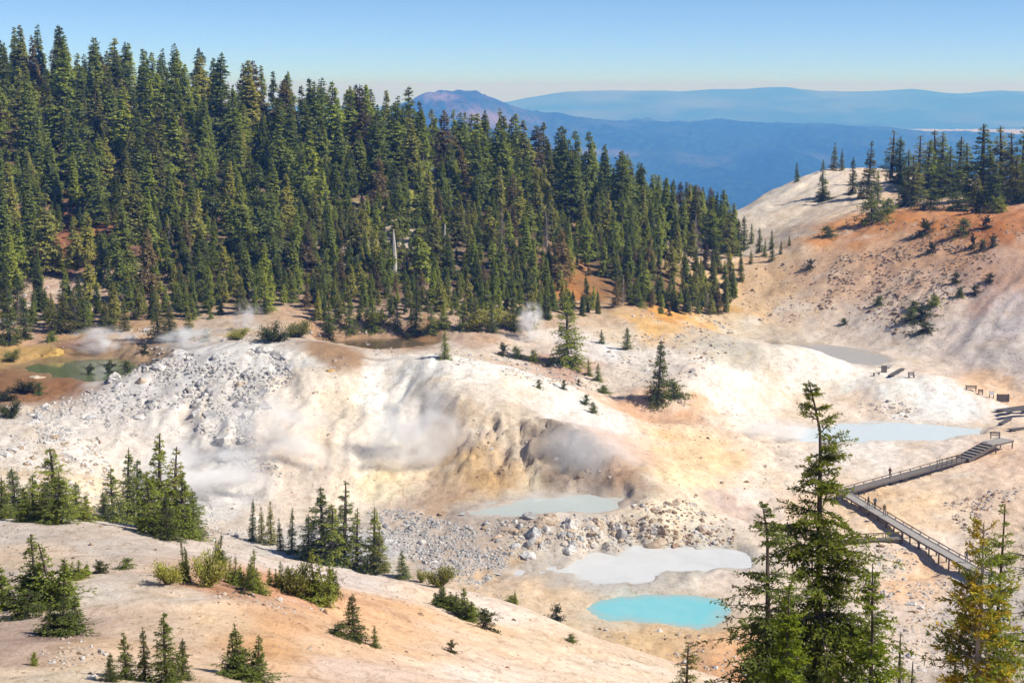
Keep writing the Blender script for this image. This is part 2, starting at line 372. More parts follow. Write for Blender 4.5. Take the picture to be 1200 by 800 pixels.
# ------------------------------------------------------------------ ground colour: mineral stains
# bare-earth colours read at places in the photograph
COLS = [
    # near slope
    (40, 625, (206, 192, 180)), (110, 640, (205, 192, 180)), (30, 655, (214, 192, 168)), (150, 690, (222, 210, 196)), (200, 700, (222, 206, 190)), (250, 735, (226, 196, 162)), (330, 768, (218, 172, 126)),
    (200, 745, (220, 195, 170)), (440, 740, (230, 188, 146)), (400, 715, (226, 182, 140)), (300, 655, (214, 200, 188)), (400, 680, (222, 206, 196)), (470, 690, (232, 208, 186)), (540, 715, (234, 218, 204)), (580, 740, (232, 198, 160)), (500, 770, (226, 192, 158)),
    (480, 715, (228, 184, 142)), (640, 760, (232, 206, 176)), (700, 785, (236, 214, 190)), (560, 790, (234, 220, 208)), (430, 790, (224, 200, 184)), (60, 770, (190, 165, 146)), (60, 745, (176, 152, 138)), (110, 790, (226, 206, 180)), (20, 790, (228, 206, 178)),
    (330, 730, (214, 170, 130)), (380, 760, (222, 190, 158)), (200, 625, (198, 178, 162)), (260, 690, (196, 150, 118)), (370, 705, (200, 140, 105)),
    # rubble and wall
    (60, 510, (216, 208, 200)), (60, 570, (226, 208, 184)), (110, 560, (228, 206, 176)), (150, 460, (218, 214, 210)), (230, 430, (222, 220, 218)), (220, 480, (222, 216, 210)), (260, 520, (216, 212, 208)), (250, 580, (208, 206, 204)),
    (320, 420, (218, 216, 212)), (350, 460, (226, 214, 198)), (400, 470, (228, 212, 190)), (380, 520, (226, 206, 180)), (360, 570, (222, 206, 190)), (430, 520, (240, 230, 216)), (420, 570, (234, 218, 196)), (470, 540, (244, 232, 212)), (450, 560, (240, 224, 190)),
    (470, 430, (240, 236, 230)), (470, 470, (244, 240, 232)), (480, 500, (246, 240, 230)), (540, 430, (240, 234, 226)), (600, 450, (242, 236, 228)), (660, 470, (240, 232, 224)), (700, 495, (236, 226, 218)), (560, 480, (220, 208, 194)), (545, 500, (206, 188, 168)),
    (540, 530, (214, 180, 130)), (570, 540, (206, 180, 148)), (560, 560, (212, 178, 132)), (610, 520, (206, 190, 170)), (640, 535, (156, 140, 124)), (680, 540, (132, 120, 110)), (700, 560, (140, 126, 114)), (655, 552, (150, 134, 118)), (735, 560, (180, 150, 124)), (620, 565, (214, 202, 180)),
    (520, 590, (200, 172, 144)), (580, 610, (190, 176, 164)), (460, 605, (206, 186, 168)), (660, 620, (208, 196, 182)), (450, 640, (196, 194, 194)), (380, 640, (206, 204, 202)), (540, 660, (196, 180, 166)), (600, 690, (216, 190, 160)), (560, 685, (206, 178, 146)),
    # pools' surrounds and right plain
    (640, 700, (226, 200, 168)), (700, 670, (206, 206, 204)), (800, 655, (204, 210, 200)), (850, 690, (226, 208, 192)), (790, 700, (214, 206, 194)), (760, 720, (200, 215, 210)), (760, 745, (222, 190, 146)), (850, 750, (222, 182, 138)), (880, 770, (216, 160, 112)),
    (760, 490, (218, 176, 142)), (800, 480, (226, 182, 144)), (740, 530, (222, 180, 146)), (780, 520, (236, 200, 160)), (800, 560, (242, 222, 180)), (780, 590, (240, 222, 196)), (840, 540, (240, 208, 164)), (860, 500, (240, 224, 206)), (840, 590, (206, 184, 172)), (870, 580, (240, 226, 214)),
    (850, 470, (240, 228, 216)), (820, 450, (238, 226, 214)), (790, 455, (232, 220, 206)), (860, 440, (242, 236, 228)), (900, 440, (234, 222, 206)), (930, 430, (240, 232, 222)), (990, 450, (246, 238, 228)), (1060, 470, (246, 240, 234)), (1110, 470, (246, 242, 238)), (940, 475, (228, 208, 184)),
    (1010, 480, (236, 216, 196)), (1000, 530, (238, 228, 220)), (1100, 535, (238, 224, 212)), (900, 560, (244, 226, 206)), (950, 560, (236, 220, 204)), (960, 600, (238, 210, 180)), (1050, 590, (236, 200, 156)), (1080, 610, (240, 210, 176)), (1120, 570, (234, 210, 184)), (1160, 540, (236, 204, 178)),
    (1180, 600, (226, 200, 176)), (1100, 640, (240, 220, 200)), (1060, 680, (236, 196, 156)), (1000, 660, (222, 206, 190)), (1040, 740, (220, 206, 196)), (1100, 740, (222, 208, 198)), (1180, 500, (232, 206, 180)), (1190, 465, (230, 194, 160)), (1000, 780, (206, 190, 176)), (1150, 700, (216, 204, 196)),
    # behind the dome
    (600, 410, (214, 198, 182)), (540, 412, (214, 200, 184)), (660, 435, (196, 160, 140)), (720, 450, (220, 206, 190)), (710, 410, (232, 228, 228)), (720, 395, (222, 204, 180)), (760, 385, (226, 184, 120)), (790, 372, (226, 164, 80)), (820, 380, (226, 180, 116)), (850, 385, (214, 192, 152)), (840, 405, (204, 196, 180)), (740, 420, (222, 214, 204)),
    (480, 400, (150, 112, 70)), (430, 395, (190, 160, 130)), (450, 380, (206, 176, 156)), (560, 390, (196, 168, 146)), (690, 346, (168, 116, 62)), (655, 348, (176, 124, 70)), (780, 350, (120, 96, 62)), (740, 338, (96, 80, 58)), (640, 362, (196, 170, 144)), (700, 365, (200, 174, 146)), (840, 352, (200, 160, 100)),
    # strand and pond on the left
    (10, 445, (140, 104, 70)), (50, 452, (150, 108, 72)), (80, 425, (140, 120, 70)), (40, 412, (190, 156, 96)), (110, 405, (150, 110, 84)), (150, 395, (196, 160, 120)), (60, 385, (190, 156, 130)), (140, 410, (176, 150, 120)), (220, 395, (190, 170, 150)), (300, 390, (200, 176, 150)), (200, 420, (212, 206, 200)),
    (380, 390, (196, 160, 130)), (390, 405, (160, 130, 100)), (100, 340, (200, 172, 150)), (50, 330, (190, 160, 140)),
    # forest floor
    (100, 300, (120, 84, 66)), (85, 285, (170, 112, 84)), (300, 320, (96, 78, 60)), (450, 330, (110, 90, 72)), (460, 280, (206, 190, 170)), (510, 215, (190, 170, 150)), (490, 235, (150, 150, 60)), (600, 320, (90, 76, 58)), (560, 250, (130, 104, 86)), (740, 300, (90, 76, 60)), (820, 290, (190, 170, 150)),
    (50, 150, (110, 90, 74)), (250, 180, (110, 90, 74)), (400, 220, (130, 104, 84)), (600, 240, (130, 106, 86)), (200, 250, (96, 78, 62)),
    # right hill
    (880, 360, (222, 190, 150)), (900, 330, (224, 190, 150)), (950, 370, (216, 196, 176)), (1000, 380, (212, 196, 182)), (900, 400, (200, 184, 166)), (880, 390, (212, 196, 172)), (960, 320, (216, 180, 146)), (1020, 330, (214, 178, 148)), (940, 285, (220, 184, 144)), (980, 275, (214, 150, 90)),
    (1050, 265, (208, 140, 74)), (1100, 265, (206, 138, 74)), (1160, 270, (200, 128, 68)), (1200, 265, (196, 134, 84)), (1060, 295, (214, 172, 134)), (1120, 310, (212, 166, 126)), (1180, 300, (212, 176, 150)), (1100, 350, (214, 188, 168)), (1050, 370, (216, 196, 178)), (1170, 340, (206, 172, 154)), (1120, 390, (208, 194, 186)),
    (1190, 380, (212, 202, 200)), (1160, 410, (206, 196, 190)), (1060, 400, (214, 200, 186)), (1200, 430, (204, 192, 186)), (1180, 450, (226, 190, 156)),
    (880, 245, (226, 214, 198)), (920, 225, (228, 216, 200)), (960, 215, (230, 216, 200)), (960, 245, (222, 202, 180)), (1010, 215, (226, 206, 184)), (1080, 215, (216, 190, 160)), (920, 260, (226, 210, 190)), (900, 285, (206, 190, 172)), (1150, 225, (206, 180, 150)),
]
ALB = 0.90
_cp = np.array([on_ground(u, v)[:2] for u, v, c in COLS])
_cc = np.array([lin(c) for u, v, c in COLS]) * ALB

RIM = {'turquoise': (0.55, 0.46, 0.34), 'milky': (0.44, 0.40, 0.36), 'steaming': (0.50, 0.44, 0.38), 'pale_blue': (0.60, 0.56, 0.50), 'grey': (0.40, 0.35, 0.29), 'green_pond': (0.22, 0.15, 0.08), 'brown_stream': (0.24, 0.14, 0.06)}
def ground_colour(x, y):
    n1 = fbm(x / 7, y / 9, 4, 101); n2 = fbm(x / 7, y / 9, 4, 131)
    sc = np.clip(y / 240, 0.35, 1.6)
    qx, qy = x + 5.0 * n1 * sc, y + 8.0 * n2 * sc
    out = np.zeros((len(x), 3))
    for i in range(0, len(x), 30000):
        s = slice(i, i + 30000)
        d2 = (qx[s, None] - _cp[None, :, 0]) ** 2 + ((qy[s, None] - _cp[None, :, 1]) * 0.6) ** 2
        w = 1.0 / (d2 + (0.9 * sc[s, None]) ** 2) ** 1.8
        w /= w.sum(1, keepdims=True)
        out[s] = w @ _cc
    # finer staining: thin pale crusts and rusty washes
    m = fbm(x / 2.6, y / 4.5, 4, 151)
    near = smooth(120, 95, y)
    m2 = near * fbm((x - 0.6 * y) / 6.0, (y + 0.5 * x) / 1.5, 4, 161) + (1 - near) * fbm(x / 1.6, y / 6.0, 4, 165)
    rh = smooth(60, 90, x) * smooth(310, 340, y)
    m2 = m2 * (1 - rh) + 1.5 * rh * fbm((0.80 * x - 0.60 * y) / 2.6, (0.60 * x + 0.80 * y) / 28, 4, 167)
    out *= (1 + 0.10 * m + 0.12 * m2)[:, None]
    rust = np.clip(fbm(x / 5.0, y / 7.0, 4, 171) - 0.15, 0, 1)[:, None]
    out *= 1 - rust * np.array([[0.05, 0.17, 0.36]])
    white = np.clip(fbm(x / 6.0, y / 6.0, 4, 181) - 0.2, 0, 1)[:, None] * 0.7
    lum = out.mean(1, keepdims=True)
    out = out * (1 - white * (lum > 0.3)) + np.array([[0.74, 0.71, 0.66]]) * white * (lum > 0.3)
    # wet mud and mineral rims round the pools
    for k, rim in RIM.items():
        sd = poly_sd(x, y, POOLW[k]) + SHORE.get(k, 2.0) * fbm(x / 2.6, y / 5.0, 4, 81)
        w = np.clip(np.exp(-(np.minimum(sd + 0.4, 0) / 2.2) ** 2) * (0.55 + 0.35 * fbm(x / 1.8, y / 4, 3, 191)), 0, 1)[:, None]
        w = w * (sd > -9)[:, None]
        out = out * (1 - w) + np.array([rim]) * w
    g = out.mean(1, keepdims=True)
    out = g + (out - g) * 0.96
    out = out * np.array([[1.0, 0.995, 0.98]])
    return np.clip(out, 0.015, 0.80)

# ------------------------------------------------------------------ materials
def nodes_of(name):
    m = bpy.data.materials.new(name)
    m.use_nodes = True
    nt = m.node_tree
    nt.nodes.clear()
    out = nt.nodes.new('ShaderNodeOutputMaterial')
    return m, nt, out

def nd(nt, t, **kw):
    n = nt.nodes.new(t)
    for k, v in kw.items():
        if k.startswith('i_'):
            key = k[2:].replace('_', ' ')
            n.inputs[int(key) if key.isdigit() else key].default_value = v
        else:
            setattr(n, k, v)
    return n

def ramp(nt, fac, stops):
    r = nt.nodes.new('ShaderNodeValToRGB')
    e = r.color_ramp.elements
    while len(e) < len(stops): e.new(0.5)
    for el, (p, c) in zip(e, stops):
        el.position = p
        el.color = (c[0], c[1], c[2], 1) if len(c) == 3 else c
    nt.links.new(fac, r.inputs[0])
    return r.outputs[0]

def mul(nt, a, b, fac=1.0):
    m = nd(nt, 'ShaderNodeMix', data_type='RGBA', blend_type='MULTIPLY')
    m.inputs['Factor'].default_value = fac
    nt.links.new(a, m.inputs['A'])
    if isinstance(b, tuple): m.inputs['B'].default_value = (*b, 1)
    else: nt.links.new(b, m.inputs['B'])
    return m.outputs['Result']

def mix(nt, fac, a, b):
    m = nd(nt, 'ShaderNodeMix', data_type='RGBA')
    if isinstance(fac, float): m.inputs['Factor'].default_value = fac
    else: nt.links.new(fac, m.inputs['Factor'])
    for s, v in (('A', a), ('B', b)):
        if isinstance(v, tuple): m.inputs[s].default_value = (*v, 1)
        else: nt.links.new(v, m.inputs[s])
    return m.outputs['Result']

def ground_material():
    m, nt, out = nodes_of('mineral_ground')
    L = nt.links.new
    geo = nd(nt, 'ShaderNodeNewGeometry')
    at = nd(nt, 'ShaderNodeAttribute', attribute_name='stain')
    n1 = nd(nt, 'ShaderNodeTexNoise', i_Scale=0.9, i_Detail=6.0, i_Roughness=0.65)
    n2 = nd(nt, 'ShaderNodeTexNoise', i_Scale=4.0, i_Detail=5.0, i_Roughness=0.7)
    for n in (n1, n2): L(geo.outputs['Position'], n.inputs['Vector'])
    c = mul(nt, at.outputs['Color'], ramp(nt, n1.outputs['Fac'], [(0.30, (0.80, 0.76, 0.71)), (0.5, (1, 1, 1)), (0.72, (1.10, 1.09, 1.07))]))
    c = mul(nt, c, ramp(nt, n2.outputs['Fac'], [(0.34, (0.66, 0.62, 0.58)), (0.45, (1, 1, 1)), (0.75, (1.08, 1.08, 1.08))]), 0.5)
    mpn = nd(nt, 'ShaderNodeMapping'); mpn.inputs['Scale'].default_value = (0.55, 0.22, 0.5); L(geo.outputs['Position'], mpn.inputs[0])
    n3 = nd(nt, 'ShaderNodeTexNoise', i_Scale=2.0, i_Detail=8.0, i_Roughness=0.72, i_Distortion=1.5); L(mpn.outputs[0], n3.inputs['Vector'])
    c = mul(nt, c, ramp(nt, n3.outputs['Fac'], [(0.36, (0.70, 0.64, 0.58)), (0.44, (0.93, 0.91, 0.88)), (0.5, (1, 1, 1)), (0.7, (1.06, 1.06, 1.06))]), 0.85)
    # scattered dark grit
    vo = nd(nt, 'ShaderNodeTexVoronoi', i_Scale=1.7, i_Randomness=1.0)
    L(geo.outputs['Position'], vo.inputs['Vector'])
    lt = nd(nt, 'ShaderNodeMath', operation='LESS_THAN', i_1=0.16)
    L(vo.outputs['Distance'], lt.inputs[0])
    big = nd(nt, 'ShaderNodeTexNoise', i_Scale=0.12, i_Detail=3.0)
    L(geo.outputs['Position'], big.inputs['Vector'])
    gt = nd(nt, 'ShaderNodeMath', operation='GREATER_THAN', i_1=0.5); L(big.outputs['Fac'], gt.inputs[0])
    mm = nd(nt, 'ShaderNodeMath', operation='MULTIPLY'); L(lt.outputs[0], mm.inputs[0]); L(gt.outputs[0], mm.inputs[1])
    m3 = nd(nt, 'ShaderNodeMath', operation='MULTIPLY', i_1=0.6); L(mm.outputs[0], m3.inputs[0])
    c = mix(nt, m3.outputs[0], c, mul(nt, c, (0.42, 0.38, 0.34)))
    b = nd(nt, 'ShaderNodeBsdfPrincipled', i_Roughness=0.95)
    b.inputs['Specular IOR Level'].default_value = 0.15
    L(c, b.inputs['Base Color'])
    add_ = nd(nt, 'ShaderNodeMath', operation='ADD'); L(n1.outputs['Fac'], add_.inputs[0]); L(n2.outputs['Fac'], add_.inputs[1])
    bp = nd(nt, 'ShaderNodeBump', i_Strength=0.75, i_Distance=0.12)
    L(add_.outputs[0], bp.inputs['Height']); L(bp.outputs[0], b.inputs['Normal'])
    L(b.outputs[0], out.inputs[0])
    return m

def rock_material(name, base, dark, scale=1.0):
    m, nt, out = nodes_of(name)
    L = nt.links.new
    tc = nd(nt, 'ShaderNodeTexCoord'); oi = nd(nt, 'ShaderNodeObjectInfo')
    n1 = nd(nt, 'ShaderNodeTexNoise', i_Scale=2.2 * scale, i_Detail=6.0, i_Roughness=0.65)
    L(tc.outputs['Object'], n1.inputs['Vector'])
    c = ramp(nt, n1.outputs['Fac'], [(0.34, dark), (0.56, base), (0.8, tuple(min(0.85, x * 1.12) for x in base))])
    c = mul(nt, c, ramp(nt, oi.outputs['Random'], [(0, (0.74, 0.71, 0.68)), (0.5, (0.95, 0.94, 0.93)), (1, (1.08, 1.08, 1.08))]))
    b = nd(nt, 'ShaderNodeBsdfPrincipled', i_Roughness=0.92)
    b.inputs['Specular IOR Level'].default_value = 0.2
    L(c, b.inputs['Base Color'])
    bp = nd(nt, 'ShaderNodeBump', i_Strength=0.6, i_Distance=0.1)
    L(n1.outputs['Fac'], bp.inputs['Height']); L(bp.outputs[0], b.inputs['Normal'])
    L(b.outputs[0], out.inputs[0])
    return m

M = {}
M['ground'] = ground_material()
M['rock_white'] = rock_material('pale_rock', (0.66, 0.64, 0.61), (0.44, 0.40, 0.36))
M['rock_grey'] = rock_material('grey_rock', (0.50, 0.50, 0.50), (0.27, 0.26, 0.26))
M['rock_tan'] = rock_material('tan_rock', (0.55, 0.45, 0.35), (0.34, 0.24, 0.16))
M['rock_brown'] = rock_material('brown_rock', (0.40, 0.28, 0.19), (0.20, 0.125, 0.08))
M['rock_ochre'] = rock_material('ochre_rock', (0.62, 0.42, 0.13), (0.36, 0.20, 0.06))

# ------------------------------------------------------------------ the ground sheet
nr, nc = GX.shape
gv = np.stack([GX.ravel(), GY.ravel(), GZ.ravel()], 1)
idx = np.arange(nr * nc).reshape(nr, nc)
gf = np.stack([idx[:-1, :-1].ravel(), idx[:-1, 1:].ravel(), idx[1:, 1:].ravel(), idx[1:, :-1].ravel()], 1)
gme = mesh_np('ground', gv, gf, smooth=True)
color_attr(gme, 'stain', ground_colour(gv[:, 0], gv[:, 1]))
tag(add('ground', gme, M['ground']), kind='structure')

# ------------------------------------------------------------------ pools
def water_material(name, colour, rough=0.08, rim=(0.5, 0.5, 0.45), mottled=None):
    m, nt, out = nodes_of(name)
    L = nt.links.new
    geo = nd(nt, 'ShaderNodeNewGeometry')
    n = nd(nt, 'ShaderNodeTexNoise', i_Scale=0.22, i_Detail=5.0, i_Distortion=1.2)
    L(geo.outputs['Position'], n.inputs['Vector'])
    b = nd(nt, 'ShaderNodeBsdfPrincipled', i_Roughness=rough)
    b.inputs['Specular IOR Level'].default_value = 0.3
    c2 = mottled or tuple(x * 0.86 for x in colour)
    wc = ramp(nt, n.outputs['Fac'], [(0.30, tuple(0.5 * a + 0.5 * b for a, b in zip(c2, colour))), (0.60, colour)])
    da = nd(nt, 'ShaderNodeAttribute', attribute_name='depth')
    nn = nd(nt, 'ShaderNodeTexNoise', i_Scale=0.9, i_Detail=4.0); L(geo.outputs['Position'], nn.inputs['Vector'])
    ad = nd(nt, 'ShaderNodeMath', operation='MULTIPLY_ADD', i_1=0.6, i_2=-0.3); L(nn.outputs['Fac'], ad.inputs[0])
    a2 = nd(nt, 'ShaderNodeMath', operation='ADD'); L(da.outputs['Fac'], a2.inputs[0]); L(ad.outputs[0], a2.inputs[1])
    mr = nd(nt, 'ShaderNodeMapRange'); mr.inputs['From Max'].default_value = 0.45; L(a2.outputs[0], mr.inputs['Value'])
    L(mix(nt, mr.outputs[0], rim, wc), b.inputs['Base Color'])
    w = nd(nt, 'ShaderNodeTexNoise', i_Scale=3.0, i_Detail=3.0)
    L(geo.outputs['Position'], w.inputs['Vector'])
    bp = nd(nt, 'ShaderNodeBump', i_Strength=0.12, i_Distance=0.05)
    L(w.outputs['Fac'], bp.inputs['Height']); L(bp.outputs[0], b.inputs['Normal'])
    L(b.outputs[0], out.inputs[0])
    return m

PM = {
    'turquoise': ((0.22, 0.58, 0.61), (0.34, 0.64, 0.63), 0.15), 'milky': ((0.69, 0.69, 0.67), (0.56, 0.56, 0.53), 0.35),
    'steaming': ((0.46, 0.52, 0.49), (0.52, 0.56, 0.54), 0.3), 'pale_blue': ((0.60, 0.68, 0.70), (0.67, 0.70, 0.69), 0.4), 'grey': ((0.44, 0.41, 0.37), (0.40, 0.37, 0.33), 0.35),
    'green_pond': ((0.12, 0.15, 0.07), (0.16, 0.16, 0.06), 0.08), 'brown_stream': ((0.14, 0.10, 0.05), (0.20, 0.14, 0.07), 0.1),
}
for k, (pts, lv, dp) in POOLS.items():
    poly = POOLW[k]
    cx_ = sum(p[0] for p in poly) / len(poly); cy_ = sum(p[1] for p in poly) / len(poly)
    # a sheet reaching a little under the shore, triangulated as a fan of rings
    P = []
    for i in range(len(poly)):
        for t in (0, 0.25, 0.5, 0.75):
            a, b = poly[i], poly[(i + 1) % len(poly)]
            P.append((a[0] + (b[0] - a[0]) * t, a[1] + (b[1] - a[1]) * t))
    vs = [(cx_, cy_, lv)]
    RINGS = (0.3, 0.55, 0.72, 0.84, 0.92, 0.97, 1.0)
    for rr in RINGS:
        for p in P:
            dx, dy = p[0] - cx_, p[1] - cy_
            l = math.hypot(dx, dy)
            e = (1.8 if rr == 1.0 else 0)
            vs.append((cx_ + dx * rr + dx / l * e, cy_ + dy * rr + dy / l * e, lv))
    n = len(P)
    fs = [(0, 1 + i, 1 + (i + 1) % n) for i in range(n)]
    for q in range(len(RINGS) - 1):
        o_ = 1 + q * n
        fs += [(o_ + i, o_ + n + i, o_ + n + (i + 1) % n, o_ + (i + 1) % n) for i in range(n)]
    me = bpy.data.meshes.new('water'); me.from_pydata(vs, [], fs); me.update()
    _va = np.array(vs)
    float_attr(me, 'depth', np.clip((lv - ground(_va[:, 0], _va[:, 1])) / dp, 0, 1))
    c, c2, ro = PM[k]
    tag(add('%s_water' % k if 'pond' not in k and 'stream' not in k else k, me, water_material('water_' + k, c, ro, tuple(0.5 * a + 0.5 * b for a, b in zip(c, RIM[k])), c2)), kind='structure')

# ------------------------------------------------------------------ far land
def far_land():
    Y = np.concatenate([np.geomspace(720, 7000, 40, endpoint=False), np.linspace(7000, 16500, 220, endpoint=False), np.linspace(16500, 19000, 30, endpoint=False), np.linspace(19000, 32000, 90)])
    S = np.concatenate([np.linspace(-0.9, -0.36, 40, endpoint=False), np.linspace(-0.36, 0.36, 400, endpoint=False), np.linspace(0.36, 0.9, 41)])
    X = S[None, :] * Y[:, None]; YY = np.repeat(Y[:, None], len(S), 1)
    U = 600 + FOC * S * (1.0 / math.cos(PITCH))
    def zcrest(v, Yc):
        r = np.array([ray(600, vv) for vv in v]); return r[:, 2] / r[:, 1] * Yc
    base = np.interp(Y, [700, 4000, 9000, 17000, 33000], [-180, -520, -640, -480, -480])[:, None] + np.zeros_like(X)
    # butte and forested ridge
    mu = np.array([-2000, 100, 300, 420, 480, 497, 515, 540, 560, 580, 600, 640, 700, 760, 850, 950, 1080, 1200, 1500, 3000])
    mv = np.array([200, 190, 165, 140, 120, 108, 104.5, 104, 107.5, 117, 125, 133, 140, 142, 143, 145, 151, 158, 165, 200.0])
    yc = np.interp(U, [0, 480, 560, 640, 800, 1200], [11000, 10500, 10800, 12500, 14000, 13000])
    zc = zcrest(np.interp(U, mu, mv), yc)
    dy = YY - yc[None, :]
    up = np.clip(1 + dy / np.interp(U, [500, 640, 800], [3000, 4200, 5200])[None, :], 0, 1)
    prof = np.where(dy < 0, up ** 1.25, np.clip(1 - dy / 2600, 0, 1) ** 1.1)
    h = base + (zc[None, :] - base) * prof
    rel = np.clip(prof * (1 - prof) * 4, 0, 1)
    h += rel * 130 * fbm(X / 1300, YY / 2400, 5, 301) + rel * 65 * (1 - 2 * np.abs(fbm(X / 500, YY / 1800, 4, 311)))
    # far ranges
    fu = np.array([-2000, 300, 560, 590, 620, 660, 720, 770, 800, 850, 900, 930, 960, 1000, 1040, 1070, 1110, 1150, 1200, 1400, 3000])
    fv = np.array([125, 125, 124, 119, 113, 108, 104.5, 106, 107.5, 105.5, 101.5, 102.3, 105, 107.5, 106.3, 104, 108.5, 107, 107, 110, 112.0])
    fc = zcrest(np.interp(U, fu, fv), 26000.0)
    pf = np.clip(1 - np.abs(YY - 26000) / 6500, 0, 1) ** 1.2
    h = h + (fc[None, :] + 480) * pf
    rf = np.clip(pf * (1 - pf) * 4, 0, 1)
    h += rf * 230 * fbm(X / 2500, YY / 4500, 5, 321)
    # a lower ridge in front of the ranges
    h += 170 * np.exp(-((YY - 20500) / 800) ** 2) * smooth(0.20, -0.05, S)[None, :] * (0.55 + 0.45 * fbm(X / 1500, YY / 2500, 4, 331))
    h += pf * 46 * fbm(X / 1000, YY / 6000, 4, 391) + prof * 26 * fbm(X / 420, YY / 1800, 4, 393)
    # canopy roughness of the woods
    h += (YY > 6000) * (YY < 20000) * 16 * (vnoise(X / 30, YY / 60, 341) - 0.5)
    colr = np.zeros((X.size, 3)); colr[:] = (0.010, 0.024, 0.014)
    n = fbm(X / 800, YY / 1500, 4, 351).ravel(); n2 = vnoise(X / 30, YY / 70, 361).ravel()
    colr *= (0.25 + 2.2 * n2 ** 2 + 0.9 * np.clip(n, -0.2, 1))[:, None]
    n3 = np.clip(fbm(X / 420, YY / 900, 4, 371).ravel() - 0.22, 0, 1) * 2.2
    colr = colr * (1 - n3[:, None]) + np.array([[0.055, 0.06, 0.04]]) * n3[:, None]
    Uf = np.repeat(U[None, :], len(Y), 0).ravel(); vf = (HORIZON - FOC * (h / YY)).ravel(); yf = YY.ravel()
    bare = ((yf > 7000) & (yf < 12500)) * (np.exp(-((Uf - 575 - (vf - 140) * 1.3) / 40) ** 2 - ((vf - 138) / 16) ** 2) + 0.9 * np.exp(-((Uf - 515) / 22) ** 2 - ((vf - 113) / 5) ** 2) + 0.6 * np.exp(-((Uf - 690) / 50) ** 2 - ((vf - 178) / 4) ** 2))
    bare = np.clip(bare * 1.3 + 0.5 * n * (bare > 0.1) - 0.35 * (n2 > 0.6), 0, 1)
    colr = colr * (1 - bare[:, None]) + np.array([[0.22, 0.15, 0.14]]) * bare[:, None]
    farr = (yf > 20000) * np.clip(fbm(X / 1500, YY / 2600, 4, 381).ravel() + 0.1, 0, 1) * 1.2
    colr = colr * (1 - farr[:, None]) + np.array([[0.20, 0.18, 0.15]]) * farr[:, None]
    lake = ((yf > 16000) & (yf < 19500)) * smooth(0.19, 0.26, np.repeat(S[None, :], len(Y), 0).ravel()) * 1.0
    colr = colr * (1 - lake[:, None]) + np.array([[0.42, 0.36, 0.34]]) * lake[:, None]
    m, nt, out = nodes_of('far_woods')
    at = nd(nt, 'ShaderNodeAttribute', attribute_name='stain')
    b = nd(nt, 'ShaderNodeBsdfDiffuse')
    nt.links.new(at.outputs['Color'], b.inputs[0]); nt.links.new(b.outputs[0], out.inputs[0])
    P = np.stack([X, YY, h], 2)
    C3 = colr.reshape(X.shape + (3,))
    for name, a, e in (('valley', 0, 40), ('forested_hills', 40, 260), ('far_mountain_range', 260, len(Y) - 1)):
        sub = P[a:e + 1]; r_, c_ = sub.shape[:2]
        ii = np.arange(r_ * c_).reshape(r_, c_)
        ff = np.stack([ii[:-1, :-1].ravel(), ii[:-1, 1:].ravel(), ii[1:, 1:].ravel(), ii[1:, :-1].ravel()], 1)
        me = mesh_np(name, sub.reshape(-1, 3), ff, smooth=False)
        color_attr(me, 'stain', C3[a:e + 1].reshape(-1, 3))
        tag(add(name, me, m), kind='structure')
far_land()

# ------------------------------------------------------------------ haze
def closed_box(name, lo, hi):
    vs = [(x, y, z) for x in (lo[0], hi[0]) for y in (lo[1], hi[1]) for z in (lo[2], hi[2])]
    fs = [(0, 1, 3, 2), (4, 6, 7, 5), (0, 4, 5, 1), (2, 3, 7, 6), (0, 2, 6, 4), (1, 5, 7, 3)]
    me = bpy.data.meshes.new(name); me.from_pydata(vs, [], fs); me.update()
    return me
hm, hnt, hout = nodes_of('haze')
hv = hnt.nodes.new('ShaderNodeVolumePrincipled')
hv.inputs['Color'].default_value = (0.11, 0.34, 1.0, 1)
hv.inputs['Absorption Color'].default_value = (1, 1, 1, 1)      # clear air only scatters, blue far more than red
hv.inputs['Density'].default_value = 1.5e-4
hv.inputs['Anisotropy'].default_value = 0.0
hnt.links.new(hv.outputs[0], hout.inputs['Volume'])
hz = add('haze', closed_box('haze', (-32000, -400, -900), (32000, 33500, 92)), hm)
tag(hz, kind='stuff')
# ------------------------------------------------------------------ foliage
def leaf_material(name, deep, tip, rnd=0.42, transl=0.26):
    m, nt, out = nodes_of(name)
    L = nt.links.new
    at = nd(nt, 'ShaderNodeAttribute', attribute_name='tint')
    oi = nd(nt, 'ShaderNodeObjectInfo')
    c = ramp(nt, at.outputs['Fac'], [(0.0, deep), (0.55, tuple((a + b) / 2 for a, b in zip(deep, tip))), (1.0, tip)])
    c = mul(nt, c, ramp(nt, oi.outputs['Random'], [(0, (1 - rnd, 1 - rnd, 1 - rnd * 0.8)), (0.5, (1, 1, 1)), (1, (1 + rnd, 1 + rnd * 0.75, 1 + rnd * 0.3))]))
    d = nd(nt, 'ShaderNodeBsdfDiffuse'); t = nd(nt, 'ShaderNodeBsdfTranslucent')
    L(c, d.inputs[0]); L(mul(nt, c, (1.1, 1.15, 0.6)), t.inputs[0])
    mx = nd(nt, 'ShaderNodeMixShader'); mx.inputs[0].default_value = transl
    L(d.outputs[0], mx.inputs[1]); L(t.outputs[0], mx.inputs[2]); L(mx.outputs[0], out.inputs[0])
    return m

